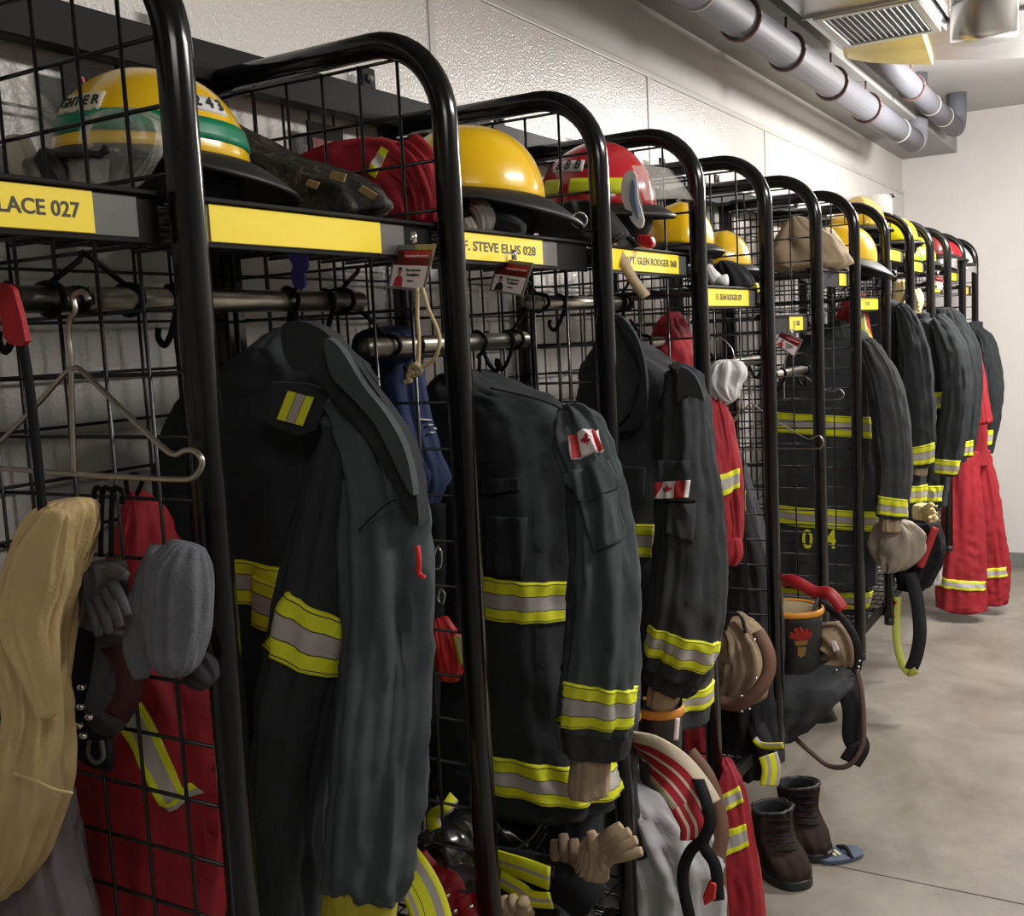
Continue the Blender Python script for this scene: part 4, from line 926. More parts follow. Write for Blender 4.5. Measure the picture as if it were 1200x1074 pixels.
with Build(t): 
    bevel(slab('packet', [(720, 276), (742, 278), (745, 291), (720, 291)], 1.22, .02, M_CARD, smooth_n=1), .002)
    bevel(slab('red_flap', [(748, 275), (764, 276), (768, 286), (764, 292), (750, 290)], 1.21, .02, M_REDP, smooth_n=1), .002); bevel(slab('black_strap', [(716, 262), (726, 264), (752, 288), (744, 291)], 1.20, .01, M_BRIM, smooth_n=1), .002)
t = thing('goggles', 'white goggles lying on the fourth shelf behind a clear strap', 'goggles', at(840, 332, 1, 1.95))
with Build(t):
    Loft(path([(829, 312, 4, 1.72), (834, 322, 6, 1.74), (842, 330, 7, 1.76), (850, 328, 6, 1.78)], 1.75, .8), fold=.002, seed=54).build('strap', M_WHITE)
    MB().tube([at(838, 330, 1, 1.75), at(852, 328, 1, 1.75)], [.010, .014], 14).build('lens_frame', M_WHITE, None, True)
t = thing('folded_hood', 'black folded hood on the fourth shelf beside the white goggles', 'hood', at(858, 325, 1, 2.0))
with Build(t): Loft(rows(1.92, [(306, 844, 858), (315, 838, 868), (328, 836, 878), (336, 838, 880)], .05), fold=.006, wr=.004, seed=55).build('cloth', M_DRK)
t = thing('yellow_bag', 'small bright yellow pouch with black arrows behind the fourth plate', 'pouch', at(882, 345, 1, 2.1))
with Build(t):
    slab('pouch', [(872, 334), (878, 330), (888, 332), (890, 342), (880, 347), (880, 340)], 2.08, .02, M_LIMEP, smooth_n=1); slab('point', [(875, 330), (878, 322), (882, 330)], 2.08, .01, M_LIMEP, smooth_n=1)
t = thing('beige_hood', 'crumpled beige hood with folds, on the sixth shelf behind wires', 'hood', at(950, 310, 1, 2.9))
with Build(t):
    L = Loft(rows(2.86, [(254, 928, 942), (268, 918, 958), (285, 905, 978), (300, 900, 990), (312, 905, 996)], .08), fold=.012, wr=.007, seed=56, kth=3, kt=4); L.build('cloth', M_TAN)
t = thing('beige_hood', 'cream hood drooping over a grey box edge, left of the drooping brim helmet', 'hood', at(985, 318, 1, 3.2))
with Build(t):
    Loft(rows(3.14, [(268, 963, 975), (285, 962, 985), (300, 962, 993), (312, 966, 998), (322, 978, 996)], .05), fold=.009, wr=.006, seed=57, kth=3, kt=4).build('cloth', mat('cream_cloth', lin(206, 190, 164), .85, bump=.4, var=.1))
t = thing('grey_box', 'small grey box at the front of the sixth shelf', 'box', at(970, 330, 1, 2.95))
with Build(t): bevel(slab('carton', [(960, 313), (996, 316), (996, 332), (960, 328)], 3.1, .05, M_GREYP, smooth_n=1), .002)
t = thing('leather_glove', 'pale glove dangling below the shelf in the ninth bay', 'glove', at(1053, 350, 1, 4.2), 'work gloves')
PG = mat('pale_glove', lin(214, 192, 140), .7, bump=.3)
with Build(t):
    Loft(path([(1056, 330, 7, 4.1), (1056, 342, 8, 4.1), (1052, 352, 6, 4.1), (1048, 352, 3, 4.1)], 4.1), fold=.004, seed=58).build('palm', PG)
    for i, (x, y) in enumerate([(1058, 358), (1054, 362), (1050, 360)]): Loft(path([(1054, 345, 2.5, 4.1), (x, y-4, 2.3, 4.1), (x+1, y, 1.6, 4.1)], 4.1), fold=0, wr=0, seed=1, M=12, N=8).build('finger', PG)
t = thing('leather_glove', 'pale glove right of the ninth post, hanging from the shelf edge', 'glove', at(1076, 350, 1, 4.5), 'work gloves')
with Build(t):
    Loft(path([(1074, 340, 4, 4.5), (1076, 350, 6, 4.5), (1074, 364, 5, 4.5), (1073, 374, 2.5, 4.5)], 4.5), fold=.004, seed=59).build('palm', PG)
    cord('hang_cord', [(1074, 342, 4.5), (1073, 325, 4.5), (1073, 308, 4.5)], .003, M_BLKP)
    for i in range(3): Loft(path([(1074+i, 345, 2, 4.48), (1077, 355+5*i, 2, 4.47)], 4.5), fold=0, wr=0, M=12, N=6).build('finger', PG)
t = thing('cord_bundle', 'green and white cords drooping in front of the tenth shelf', 'cord', at(1075, 298, 1, 4.7))
with Build(t):
    for a, b in ((1071, 1080), (1074, 1082)): cord('green_cord', [(a, 285, 4.62), (a+3, 292, 4.62), (b-2, 298, 4.62), (b-1, 306, 4.62)], .0035, mat('green_cord', lin(150, 230, 120), .6))
# signs on the back grid
def sign(label, yc, z0, z1, w, txt, m2):
    t = thing('wall_sign', label, 'sign', (.05, yc, z0))
    with Build(t):
        bevel(MB().box((.044, yc-w/2, z0), (.050, yc+w/2, z1)).build('board', M_BLKP), .001)
        if txt: text(txt, .032, m2, None, (.0505, yc-.004, z1-.030), (0, 1, 0), (0, 0, 1), .9)
        else: bevel(MB().box((.0502, yc-w/2+.008, z0+.008), (.0515, yc+w/2-.006, z1-.03)).build('picture', mat('red_pattern', (.12, .01, .015), .5, var=.9, vscale=60)), .0003)
sg_red = mat('sign_red', lin(205, 40, 52), .5)
sign('black board with red letters VER above the yellow and green helmet', .275, 1.93, 2.052, .12, 'VER', sg_red)
sign('small black and dark red picture on the grid above the red bundle', .79, 1.945, 2.045, .10, None, sg_red)
sign('tiny red picture on the grid in the fourth bay', 1.82, 1.93, 2.0, .06, None, sg_red)
sign('tiny dark red picture on the grid in the fifth bay', 2.32, 1.90, 1.98, .06, None, sg_red)

# ================================================================== badges
def badge(label, quad, Y, hdr, shirt, tilt=0, big=True, clipxy=None):
    P = [at(a, b, 1, Y if len(q) < 3 else q[2]) for q in quad for a, b in [q[:2]]]
    t = thing('id_badge', label, 'badge', (P[0]+P[1])/2, 'ID badges clipped to the name plates')
    def q(u0, v0, u1, v1, off, m, nm, th=.0006, par=None):
        f = lambda u, v: (P[0].lerp(P[1], u)).lerp(P[3].lerp(P[2], u), v)
        V = [f(u0, v0), f(u1, v0), f(u1, v1), f(u0, v1)]; n = (P[1]-P[0]).cross(P[3]-P[0]).normalized()
        if n.dot(CAM-P[0]) < 0: n = -n
        V = [p+n*off for p in V]; o = MB().add(V+[p-n*th for p in V], [(0, 1, 2, 3), (7, 6, 5, 4), (0, 4, 5, 1), (1, 5, 6, 2), (2, 6, 7, 3), (3, 7, 4, 0)]).build(nm, m, None); 
        if par: o.parent = par
        return o
    with Build(t):
        f = lambda u, v: (P[0].lerp(P[1], u)).lerp(P[3].lerp(P[2], u), v); n = (P[1]-P[0]).cross(P[3]-P[0]).normalized()
        if n.dot(CAM-P[0]) < 0: n = -n
        q(0, 0, 1, 1, 0, mat('badge_sleeve', lin(120, 116, 112), .15, coat=1), 'sleeve', .0014)
        c = q(.06, .46, .94, .94, .0006, M_CARD, 'card'); h = q(.06, .12, .94, .46, .0006, mat('badge_dark_red', lin(104, 26, 34), .4), 'card_header'); q(.28, .14, .94, .30, .0010, hdr, 'header_stripe', par=h)
        MB().add([f(.17+.065*math.cos(a), .28+.10*math.sin(a))+n*.0014 for a in [i*math.pi/6 for i in range(12)]], [tuple(range(12))]).build('crest', mat('crest_dark', lin(60, 50, 34), .5)).parent = h
        sk = mat('skin_print', lin(170, 120, 100), .6)
        MB().add([f(.26+.055*math.cos(a), .60+.085*math.sin(a))+n*.0014 for a in [i*math.pi/6 for i in range(12)]], [tuple(range(12))]).build('portrait', sk).parent = c
        MB().add([f(.26+.058*math.cos(a), .56+.060*math.sin(a))+n*.0016 for a in [i*math.pi/6+math.pi for i in range(7)]], [tuple(range(7))]).build('portrait_hair', M_INK).parent = c
        MB().add([f(u, v)+n*.0012 for u, v in ((.14, .93), (.17, .76), (.23, .69), (.31, .69), (.37, .76), (.39, .93))], [(0, 1, 2, 3, 4, 5)]).build('portrait_shirt', shirt).parent = c
        rr = (P[1]-P[0]).normalized(); uu = (P[0]-P[3]).normalized(); W = (P[1]-P[0]).length
        text('Cumberland Fire Service', W*.062, M_CARD, h, f(.62, .25)+n*.0018, rr, uu, .9)
        text('Firefighter', W*.075, M_INK, c, f(.62, .66)+n*.0012, rr, uu); text('Fire Service', W*.075, M_INK, c, f(.60, .56)+n*.0012, rr, uu); text('Expires', W*.05, M_INK, c, f(.58, .79)+n*.0012, rr, uu)
        k = f(.5, -.02); MB().tube([k+n*.004, k+n*.004+Vector((0, 0, .016))], .0045, 10, flat=.4).build('clip', M_CHROME, None, True)
        cx = at(*(clipxy or (quad[0][0]+20, quad[0][1]-14)), 1, Y); MB().tube(bez([k, (k+cx)/2+Vector((.004, 0, 0)), cx], 4), .0012, 6).build('clip_strap', M_GREYP, None, True)
hr = mat('badge_red', lin(178, 40, 52), .4)
badge('ID badge with white card on the cream rope, right of blank yellow plate', [(463, 287), (511, 286), (497, 342), (454, 338)], .40, hr, mat('red_shirt', lin(190, 50, 60), .6), clipxy=(475, 280))
badge('ID badge clipped below the plate ending in 028', [(583, 303), (625, 308), (612, 348), (573, 341)], .70, hr, M_INK, clipxy=(600, 296))
badge('small tilted ID badge with red top, in front of the sixth bay', [(916, 388), (941, 398), (931, 419), (907, 402)], 2.24, hr, mat('red_shirt2', lin(190, 50, 60), .6), clipxy=(930, 382))
badge('tiny red and white tag near the tenth bay plate', [(1094, 322), (1105, 323), (1105, 341), (1094, 338)], 4.8, hr, M_INK, clipxy=(1100, 318))
t = thing('rope_loop', 'knotted cream rope hanging under the first ID badge', 'rope', at(490, 340, 1, .38))
with Build(t):
    cord('strand', [(489, 338, .39), (489, 370, .385), (491, 400, .385), (490, 432, .385)], .0028, M_ROPE, seg=5); cord('strand', [(495, 338, .39), (502, 362, .385), (512, 385, .383), (515, 402, .38), (508, 422, .383), (494, 430, .385), (484, 433, .385)], .0028, M_ROPE)
    cord('knot', [(480, 432, .38), (487, 428, .375), (493, 434, .38), (486, 440, .385), (480, 434, .38), (486, 428, .378), (490, 438, .38)], .0036, M_ROPE); cord('tail', [(484, 436, .38), (478, 441, .38), (481, 446, .38), (474, 448, .38)], .0034, M_ROPE)
# ================================================================== things hanging at the left
t = thing('beige_hood', 'long beige knit hood draped over a hook at the left edge', 'hood', at(60, 590, 1, -.12))
with Build(t):
    L = Loft(rows(-.12, [(588, 52, 104), (598, 40, 113), (625, 26, 114), (665, 10, 106), (710, 0, 98), (755, -4, 92), (800, 6, 88), (835, 8, 88), (880, -6, 91), (920, -14, 90), (965, -22, 78), (1010, -30, 58), (1050, -40, 22)], .045), fold=.008, wr=.003, seed=61, kth=2.5, M=72)
    b = L.build('cloth', M_BEIGE)
    L2 = Loft(path([(70, 600, 16, -.16), (50, 660, 34, -.165), (34, 730, 33, -.165), (48, 800, 20, -.16), (55, 840, 12, -.16)], -.16, .5), fold=.005, wr=.002, seed=62); L2.build('front_fold', M_BEIGE)
    cord('hem_seam', [(14, 906, -.168), (40, 915, -.172), (62, 925, -.172), (85, 930, -.165)], .0016, mat('seam_cream', lin(214, 190, 140), .9))
t = thing('mesh_bag', 'grey see-through mesh bag hanging below the beige hood', 'bag', at(60, 960, 1, -.09))
with Build(t):
    mm = mat('grey_mesh', lin(126, 118, 120), .8, alpha=.75, bump=.5, bscale=400); Loft(rows(-.05, [(930, 30, 88), (960, 28, 92), (1000, 10, 100), (1050, -6, 112), (1100, -10, 122)], .04), fold=.010, wr=.002, seed=63, kth=6, kt=.4).build('mesh', mm)
t = thing('work_glove', 'dark grey rubber glove hooked between beige hood and grey fleece', 'glove', at(115, 665, 1, -.1))
with Build(t):
    Loft(path([(118, 662, 26, -.07), (122, 685, 26, -.07), (114, 715, 21, -.07), (104, 735, 13, -.07)], -.07, .5), fold=.004, wr=.003, seed=64).build('palm', M_GLV := mat('grey_rubber_glove', lin(66, 64, 68), .6, bump=.3))
    for i, (a, b, c, d) in enumerate([(138, 690, 150, 722), (130, 700, 141, 735), (120, 708, 128, 742), (110, 712, 116, 745)]): Loft(path([(a-6, b-8, 6.5, -.08), ((a+c)/2, (b+d)/2, 6, -.085), (c, d, 5, -.085)], -.08, .9), fold=.001, wr=.001, M=20, N=12, seed=i).build('finger', M_GLV)
    Loft(path([(128, 668, 9, -.09), (140, 672, 8, -.09), (148, 676, 6, -.09)], -.09, .8), fold=.001, wr=.001, M=20, N=10).build('thumb', M_GLV)
    for x0, x1 in ((108, 118), (118, 131), (130, 143)): cord('hook', [(x0, 652, -.08), (x0+2, 580, -.08), (x0+9, 573, -.08), (x1+2, 580, -.08), (x1, 590, -.08)], .0028, M_BLKP)
t = thing('equipment_harness', 'black webbing harness with snap studs, hanging under the grey rubber glove', 'harness', at(110, 740, 1, -.06))
with Build(t):
    strap('webbing', [(112, 735, -.04), (100, 780, -.03), (98, 830, -.03), (110, 870, -.03), (130, 880, -.03)], .05, .008, M_DRK)
    strap('webbing', [(132, 740, -.04), (126, 790, -.03), (118, 830, -.03), (128, 846, -.03), (145, 822, -.03)], .035, .008, M_GLV)
    strap('webbing', [(128, 745, -.035), (150, 780, -.03), (150, 815, -.03), (136, 838, -.03)], .03, .008, mat('maroon_webbing', lin(60, 24, 30), .7))
    for x, y in ((96, 805), (95, 828), (105, 840), (93, 850), (98, 862)): MB().lathe([(.0045, -.003), (.006, 0), (.004, .003), (0, .0035)], 12, at(x, y, 1, -.055), cap=False).build('stud', M_CHROME, None, True)
    cord('loop', [(105, 868, -.04), (104, 885, -.04), (112, 894, -.04), (121, 888, -.04), (119, 868, -.04)], .003, M_GREYP)
t = thing('grey_fleece_hood', 'heather grey fleece hood bunched beside the first tube', 'hood', at(195, 640, 1, -.06))
with Build(t):
    Loft(path([(192, 646, 16, -.045), (180, 680, 20, -.045), (170, 725, 20, -.045), (163, 765, 15, -.045), (166, 794, 9, -.045)], -.04, .7), fold=.005, wr=.003, seed=65).build('back_lobe', M_GREYK)
    Loft(path([(222, 640, 18, -.075), (214, 665, 31, -.08), (212, 705, 35, -.08), (208, 745, 33, -.08), (206, 775, 27, -.08), (205, 790, 14, -.08)], -.08, .7), fold=.005, wr=.003, seed=66).build('front_lobe', M_GREYK)
t = thing('dark_scarf', 'black ribbed cloth showing below the heather grey hood', 'scarf', at(230, 780, 1, -.03))
with Build(t): Loft(path([(222, 770, 14, -.04), (236, 788, 20, -.04), (246, 800, 14, -.04)], -.04, .5), fold=.004, wr=.002, seed=67).build('cloth', M_DG)
t = thing('strap', 'red tag on a black strap hanging at the upper left edge', 'strap', at(15, 335, 1, -.15))
with Build(t):
    slab('red_tag', [(-6, 334), (14, 334), (22, 352), (33, 400), (20, 405), (8, 396), (2, 360)], -.15, .006, mat('red_webbing', lin(170, 26, 34), .7, bump=.4), smooth_n=2)
    strap('webbing', [(26, 400, -.148), (34, 450, -.148), (42, 520, -.148), (50, 600, -.148)], .0095, .003, M_DRK)
t = thing('violet_ribbon', 'small violet cloth strip tied on the rod under the blank yellow plate', 'cloth', at(350, 300, 1, .25))
with Build(t):
    slab('strip', [(336, 290), (356, 292), (362, 310), (358, 320), (345, 314)], .28, .004, M_PURP, smooth_n=2); slab('tail', [(342, 315), (356, 318), (358, 338), (344, 336)], .285, .004, M_PURP, smooth_n=2)
t = thing('bandana', 'navy blue bandana with small white print behind the second rack divider', 'bandana', at(450, 388, 1, .72))
with Build(t):
    L = Loft(rows(.66, [(386, 432, 476), (398, 420, 486), (430, 424, 490), (480, 440, 498), (530, 458, 512), (558, 468, 522), (590, 478, 516), (625, 492, 502)], .035), fold=.010, wr=.003, seed=71, kth=4, kt=.8); b = L.build('cloth', M_NAVY)
    for q in ((492, 490), (498, 496), (504, 500), (500, 505)):
        L.decal([(q[0], q[1]), (q[0]+4, q[1]+1), (q[0]+4, q[1]+4), (q[0], q[1]+3)], 'white_print', M_WHITE, b, off=-.001, nu=2, nv=2)
t = thing('harness', 'black harness with carabiner and red pouch, between the two front jackets', 'harness', at(520, 600, 1, .7))
with Build(t):
    strap('webbing', [(512, 590, .66), (512, 680, .64), (508, 760, .64), (505, 850, .66)], .03, .006, M_DRK); strap('webbing', [(532, 560, .70), (536, 660, .68), (538, 780, .68)], .035, .006, M_DRK)
    cord('carabiner', [(512, 640, .62), (508, 655, .62), (510, 668, .62), (516, 664, .62), (517, 648, .62), (512, 640, .62)], .0022, M_CHROME); cord('carabiner', [(516, 690, .62), (513, 702, .62), (518, 708, .62), (521, 697, .62), (516, 690, .62)], .0022, M_CHROME)
    Loft(path([(516, 725, 8, .62), (524, 750, 16, .62), (528, 778, 17, .62), (526, 797, 10, .62)], .62, .6), fold=.004, wr=.003, seed=72).build('red_pouch', mat('bright_red_nylon', lin(206, 36, 34), .5))
    strap('lime_tape', [(536, 745, .60), (541, 765, .60), (544, 778, .60)], .016, .003, TM, stripes=[(.3, 0), (.4, 1), (.3, 0)])
    strap('lime_tape', [(498, 782, .55), (499, 800, .55), (496, 830, .55)], .012, .003, TM, stripes=[(.3, 0), (.4, 1), (.3, 0)])
t = thing('strap', 'short yellow trimmed strap tied to the grid behind the nearest big sleeve', 'strap', at(515, 950, 1, .7))
with Build(t): strap('lime_tape', [(532, 934, .60), (522, 948, .58), (508, 956, .58), (511, 972, .58)], .022, .003, TM, stripes=[(.8, 0), (.2, 1)])

# ================================================================== piles on the bottom shelves
def pile(nm, label, cat, Y, L_, depth, m, seed, fold=.012, group=None, pname='body', kt=3, wr=None):
    t = thing(nm, label, cat, at((L_[-1][1]+L_[-1][2])/2, L_[-1][0], 1, Y), group)
    with Build(t):
        L = Loft(rows(Y, L_, depth), fold=fold, wr=wr or fold*.5, seed=seed, kth=3, kt=kt); o = L.build(pname, m)
    return t, L, o
G_BLK = mat('glossy_black', (.010, .010, .011), .25, coat=.6, bump=.15, bscale=30)
t, L, o = pile('gear_bag', 'big black gear bag under the tan gloves, second bay', 'bag', .80, [(1040, 520, 650), (1060, 510, 690), (1120, 505, 705), (1180, 505, 705), (1225, 510, 700)], .12, M_DRK, 81)
t, L, o = pile('breathing_mask', 'glossy black breathing mask with ridges, right of the second post', 'mask', .86, [(938, 575, 600), (948, 555, 620), (965, 545, 640), (985, 548, 648), (1010, 560, 652)], .07, G_BLK, 82, .006)
with Build(t):
    for k in range(3): cord('rubber_ridge', [(560+6*k, 985+8*k, .77), (590+4*k, 1000+6*k, .765), (620, 985+9*k, .77), (640, 958+9*k, .78)], .003, M_GREYP if k == 0 else M_BRIM)
    slab('lens', [(553, 958), (580, 960), (585, 976), (560, 974)], .775, .004, mat('smoke_lens', lin(90, 90, 92), .1, coat=1), smooth_n=3)
t, L, o = pile('breathing_mask', 'glossy black mask behind wires, left of the second post', 'mask', .62, [(962, 505, 545), (975, 490, 562), (1000, 482, 566), (1030, 500, 566), (1060, 530, 566), (1085, 540, 566)], .07, G_BLK, 83, .007)
with Build(t): slab('lens', [(520, 1018), (552, 1012), (560, 1028), (534, 1034)], .545, .005, mat('smoke_lens2', lin(96, 94, 98), .1, coat=1), smooth_n=3); cord('rubber_ridge', [(492, 1000, .54), (520, 988, .54), (552, 1000, .54), (564, 1020, .54)], .004, M_BRIM)
t = thing('red_harness', 'red leather suspender strap with chrome studs at the foot of the second post', 'suspenders', at(520, 1060, 1, .5))
with Build(t):
    RH = mat('red_leather', lin(158, 24, 34), .45, bump=.3)
    strap('strap', [(484, 1010, .50), (502, 1030, .50), (522, 1040, .50), (530, 1062, .50), (540, 1100, .50)], .055, .006, RH); strap('strap', [(545, 1050, .49), (556, 1075, .49), (580, 1100, .49)], .03, .006, RH)
    for x, y in ((524, 1050), (533, 1068), (552, 1062)): MB().lathe([(.004, -.002), (.005, 0), (.003, .003), (0, .0035)], 12, at(x, y, 1, .478), cap=False).build('stud', M_CHROME, None, True)
t = thing('reflective_strap', 'wide lime and silver strap curving down beside the nearest cuff', 'strap', at(480, 1020, 1, .4))
with Build(t): strap('lime_tape', [(472, 1010, .44), (486, 1030, .43), (500, 1058, .43), (512, 1100, .43)], .062, .004, TM, stripes=[(.12, 0), (.12, 1), (.12, 0), (.02, 2), (.26, 0), (.2, 1), (.16, 0)])
t = thing('reflective_strap', 'folded black strap with two lime patches under the tan gloves', 'strap', at(640, 1030, 1, .7))
with Build(t):
    strap('webbing', [(560, 1010, .72), (620, 1022, .70), (668, 1040, .69), (696, 1062, .69)], .075, .012, M_DRK); strap('webbing', [(560, 1045, .72), (610, 1060, .70), (650, 1085, .69)], .05, .012, M_DRK)
    strap('lime_tape', [(584, 1009, .685), (612, 1018, .675), (644, 1030, .67)], .040, .004, TM, stripes=[(.42, 0), (.16, 1), (.42, 0)]); strap('lime_tape', [(586, 1030, .68), (606, 1042, .672), (622, 1053, .668), (646, 1056, .668)], .030, .004, TM, stripes=[(.38, 0), (.24, 1), (.38, 0)])
def glove(label, base, tip_pts, thumb, Y, m, palm_hw, cuffp, group='work gloves', seed=0, fr=7):
    """base/cuff points and finger tips given from the photo (x, y)"""
    t = thing('leather_glove', label, 'glove', at(*base, 1, Y), group)
    with Build(t):
        tc_ = (sum(p[0] for p in tip_pts)/len(tip_pts), sum(p[1] for p in tip_pts)/len(tip_pts)); mx, my = base
        dx, dy = tc_[0]-mx, tc_[1]-my
        L = Loft(path([(cuffp[0], cuffp[1], palm_hw*1.05, Y+.01), ((cuffp[0]+mx)/2, (cuffp[1]+my)/2, palm_hw*.95, Y), (mx, my, palm_hw, Y-.005), (mx+dx*.3, my+dy*.3, palm_hw*.85, Y-.01)], Y, .5), fold=.004, wr=.004, seed=seed, kth=3, kt=4); L.build('palm', m)
        n = len(tip_pts); px_, py_ = -dy, dx; k = math.hypot(px_, py_); px_, py_ = px_/k, py_/k
        for i, (x, y) in enumerate(tip_pts):
            o = (i-(n-1)/2)*palm_hw*1.5/n; sx, sy = mx+dx*.18+px_*o*-1, my+dy*.18+py_*o*-1
            if (x-mx)*px_+(y-my)*py_ > 0 and o*-1 < 0 or (x-mx)*px_+(y-my)*py_ < 0 and o*-1 > 0: sx, sy = mx+dx*.18+px_*o, my+dy*.18+py_*o
            Loft(path([(sx, sy, fr, Y-.012), ((sx+x)/2, (sy+y)/2, fr*1.05, Y-.025), (x, y, fr*.75, Y-.018)], Y, .9), fold=.0015, wr=.0025, M=20, N=14, seed=seed+i, kt=5).build('finger', m)
        Loft(path([(mx-dx*.1+px_*0, my-dy*.1, fr, Y-.01), ((mx+thumb[0])/2, (my+thumb[1])/2, fr*1.05, Y-.02), (thumb[0], thumb[1], fr*.75, Y-.02)], Y, .9), fold=.0015, wr=.002, M=20, N=12, seed=seed+9, kt=5).build('thumb', m)
    return t
glove('tan leather work glove with fingers fanned over the third post foot', (700, 1000), [(752, 998), (746, 985), (738, 975), (728, 968)], (692, 975), .66, M_LEATH, 18, (692, 1024), seed=90)
glove('tan leather glove crumpled left of the fanned one', (665, 1020), [(650, 985), (660, 978), (672, 984)], (690, 1000), .72, mat('dull_tan_leather', lin(128, 108, 88), .8, bump=.5, var=.2), 22, (690, 1045), seed=95)
glove('tan leather glove at the very bottom beneath the lime patches', (605, 1070), [(590, 1052), (600, 1050), (614, 1052)], (620, 1064), .66, M_LEATH, 18, (610, 1100), seed=99)
t, L, o = pile('turnout_trousers', 'navy turnout trouser leg hanging below the hem of the flag patch jacket', 'trousers', .90, [(900, 600, 704), (935, 610, 706), (960, 625, 706), (985, 640, 704), (996, 655, 700)], .06, mat('blue_black_cloth', (.012, .014, .020), .85, bump=.3), 84, .006, pname='leg')
# third bay: rubber boots, canvas bag with red stripes
def rubber_boot(label, cx, cy, rx, Y, hgt, rim, liner=None, flame=False, lean=0, m=M_RUB):
    c = at(cx, cy, 1, Y); r = rx*dep(c)/F; t = thing('rubber_boot', label, 'boot', c-Vector((0, 0, hgt)), 'rubber fire boots')
    with Build(t):
        prof = [(r*.80, -hgt), (r*.82, -hgt+.06), (r*.78, -hgt*.5), (r*.9, -.10), (r*.97, -.03), (r*.98, 0), (r*.90, 0), (r*.86, -.05), (r*.7, -.22), (0.001, -.24)]
        mb = MB(); N = 36; vs = []
        for q, (rr, z) in enumerate(prof):
            for k in range(N):
                a = 2*math.pi*k/N; foot = max(0, (-z-hgt*.72)/(hgt*.28)) if q < 3 else 0
                vs.append(c+Vector((rr*math.cos(a)*(1+foot*.5*(math.cos(a) > 0))+lean*z, rr*.85*math.sin(a), z)))
        n = len(prof); fs = [(i*N+k, i*N+(k+1) % N, (i+1)*N+(k+1) % N, (i+1)*N+k) for i in range(n-1) for k in range(N)]+[tuple(range(N-1, -1, -1))]
        ms = [0]*(6*N)+[1]*((n-1-6)*N)+[0]
        mb.v = [tuple(v) for v in vs]; mb.f = fs; mb.m = ms; mb.build('shaft', [m, liner or M_TAN], None, True)
        MB().tube([c+Vector((r*1.0*math.cos(a), r*.87*math.sin(a), -.004)) for a in [2*math.pi*k/36 for k in range(37)]], [.010]*37, 10, cap=False, flat=.55, upv=(0, 0, 1)).build('rim', rim, None, True)
        for sg in (0, math.pi): 
            p = [c+Vector((r*.92*math.cos(sg+a), r*.8*math.sin(sg+a), -.01+.05*math.sin((a+.5)/1.0*math.pi))) for a in [-.5+.1*k for k in range(11)]]
            MB().tube(p, .006, 8, flat=.5).build('pull_loop', M_BRIM, None, True)
        MB().lathe([(r*.86, -hgt-.001), (r*.9, -hgt), (r*.9, -hgt+.02), (r*.84, -hgt+.022)], 30, c+Vector((-lean*hgt, 0, 0))).build('sole', M_BRIM, None, True)
    return t, c, r
rubber_boot('black rubber boot with thin orange rim just left of the red coverall, beside cream strap', 770, 828, 30, 1.19, .30, M_ORG, M_DRK)
bpy.data.objects['rubber_boot']['label'] = 'black rubber boot with orange rim under the charcoal jacket cuff'
rubber_boot('black rubber boot mostly hidden by the third post, orange rim showing', 724, 836, 25, 1.085, .30, M_ORG, M_DRK)
t = bpy.data.objects['rubber_boot']
with Build(t): strap('side_tape', [(794, 842, 1.14), (792, 868, 1.14)], .010, .002, M_CARD)
t, c, r = rubber_boot('wide black rubber boot with yellow rim and red flame emblem', 924, 712, 39, 2.27, .33, M_ORG, mat('cream_liner', lin(176, 160, 130), .8), lean=-.06)
with Build(t):
    fr = mat('flame_red', lin(170, 50, 40), .6); fy = mat('flame_gold', lin(160, 124, 66), .6); Yf = 2.17
    Cc = at(940, 745, 1, Yf)
    pts = [(925, 748), (927, 741), (931, 744), (931, 737), (936, 742), (938, 735), (941, 741), (946, 736), (946, 743), (951, 741), (950, 749), (938, 751)]
    bevel(slab('flame_emblem', pts, Yf, .004, fr, smooth_n=1, bev=0), .0005); slab('emblem_text', [(931, 752), (947, 751), (945, 756), (933, 757)], Yf, .004, fy, smooth_n=1, bev=0); slab('emblem_shield', [(935, 759), (944, 759), (943, 768), (939, 771), (935, 768)], Yf, .004, fy, smooth_n=1, bev=0)
t, L, o = pile('canvas_bag', 'light grey canvas bag bulging past the third post', 'bag', 1.18, [(905, 712, 745), (925, 700, 790), (960, 696, 815), (1000, 700, 835), (1040, 705, 840), (1100, 712, 842), (1150, 715, 838)], .10, M_LGREY, 85, .022, kt=2.5)
t = thing('striped_hose_strap', 'cream strap with red and white stripes lying over the canvas bag', 'strap', at(790, 880, 1, 1.2))
with Build(t):
    RS = mat('stripe_red', lin(176, 30, 48), .7, bump=.3); RW = mat('stripe_cream', lin(214, 200, 176), .8, bump=.3)
    st = [(.14, 1), (.16, 0), (.06, 1), (.17, 0), (.06, 1), (.16, 0), (.25, 1)]
    strap('broad_band', [(742, 872, 1.08), (765, 888, 1.02), (790, 908, .98), (808, 930, .97), (820, 950, .98)], .088, .010, [RS, RW], stripes=st)
    strap('lower_band', [(792, 930, .965), (803, 950, .955), (812, 968, .95), (812, 984, .95)], .048, .008, [RS, RW], stripes=[(.22, 0), (.12, 1), (.2, 0), (.12, 1), (.34, 0)])
t = thing('webbing_strap', 'black shoulder strap looping down over the canvas bag to a red buckle', 'strap', at(830, 960, 1, 1.0))
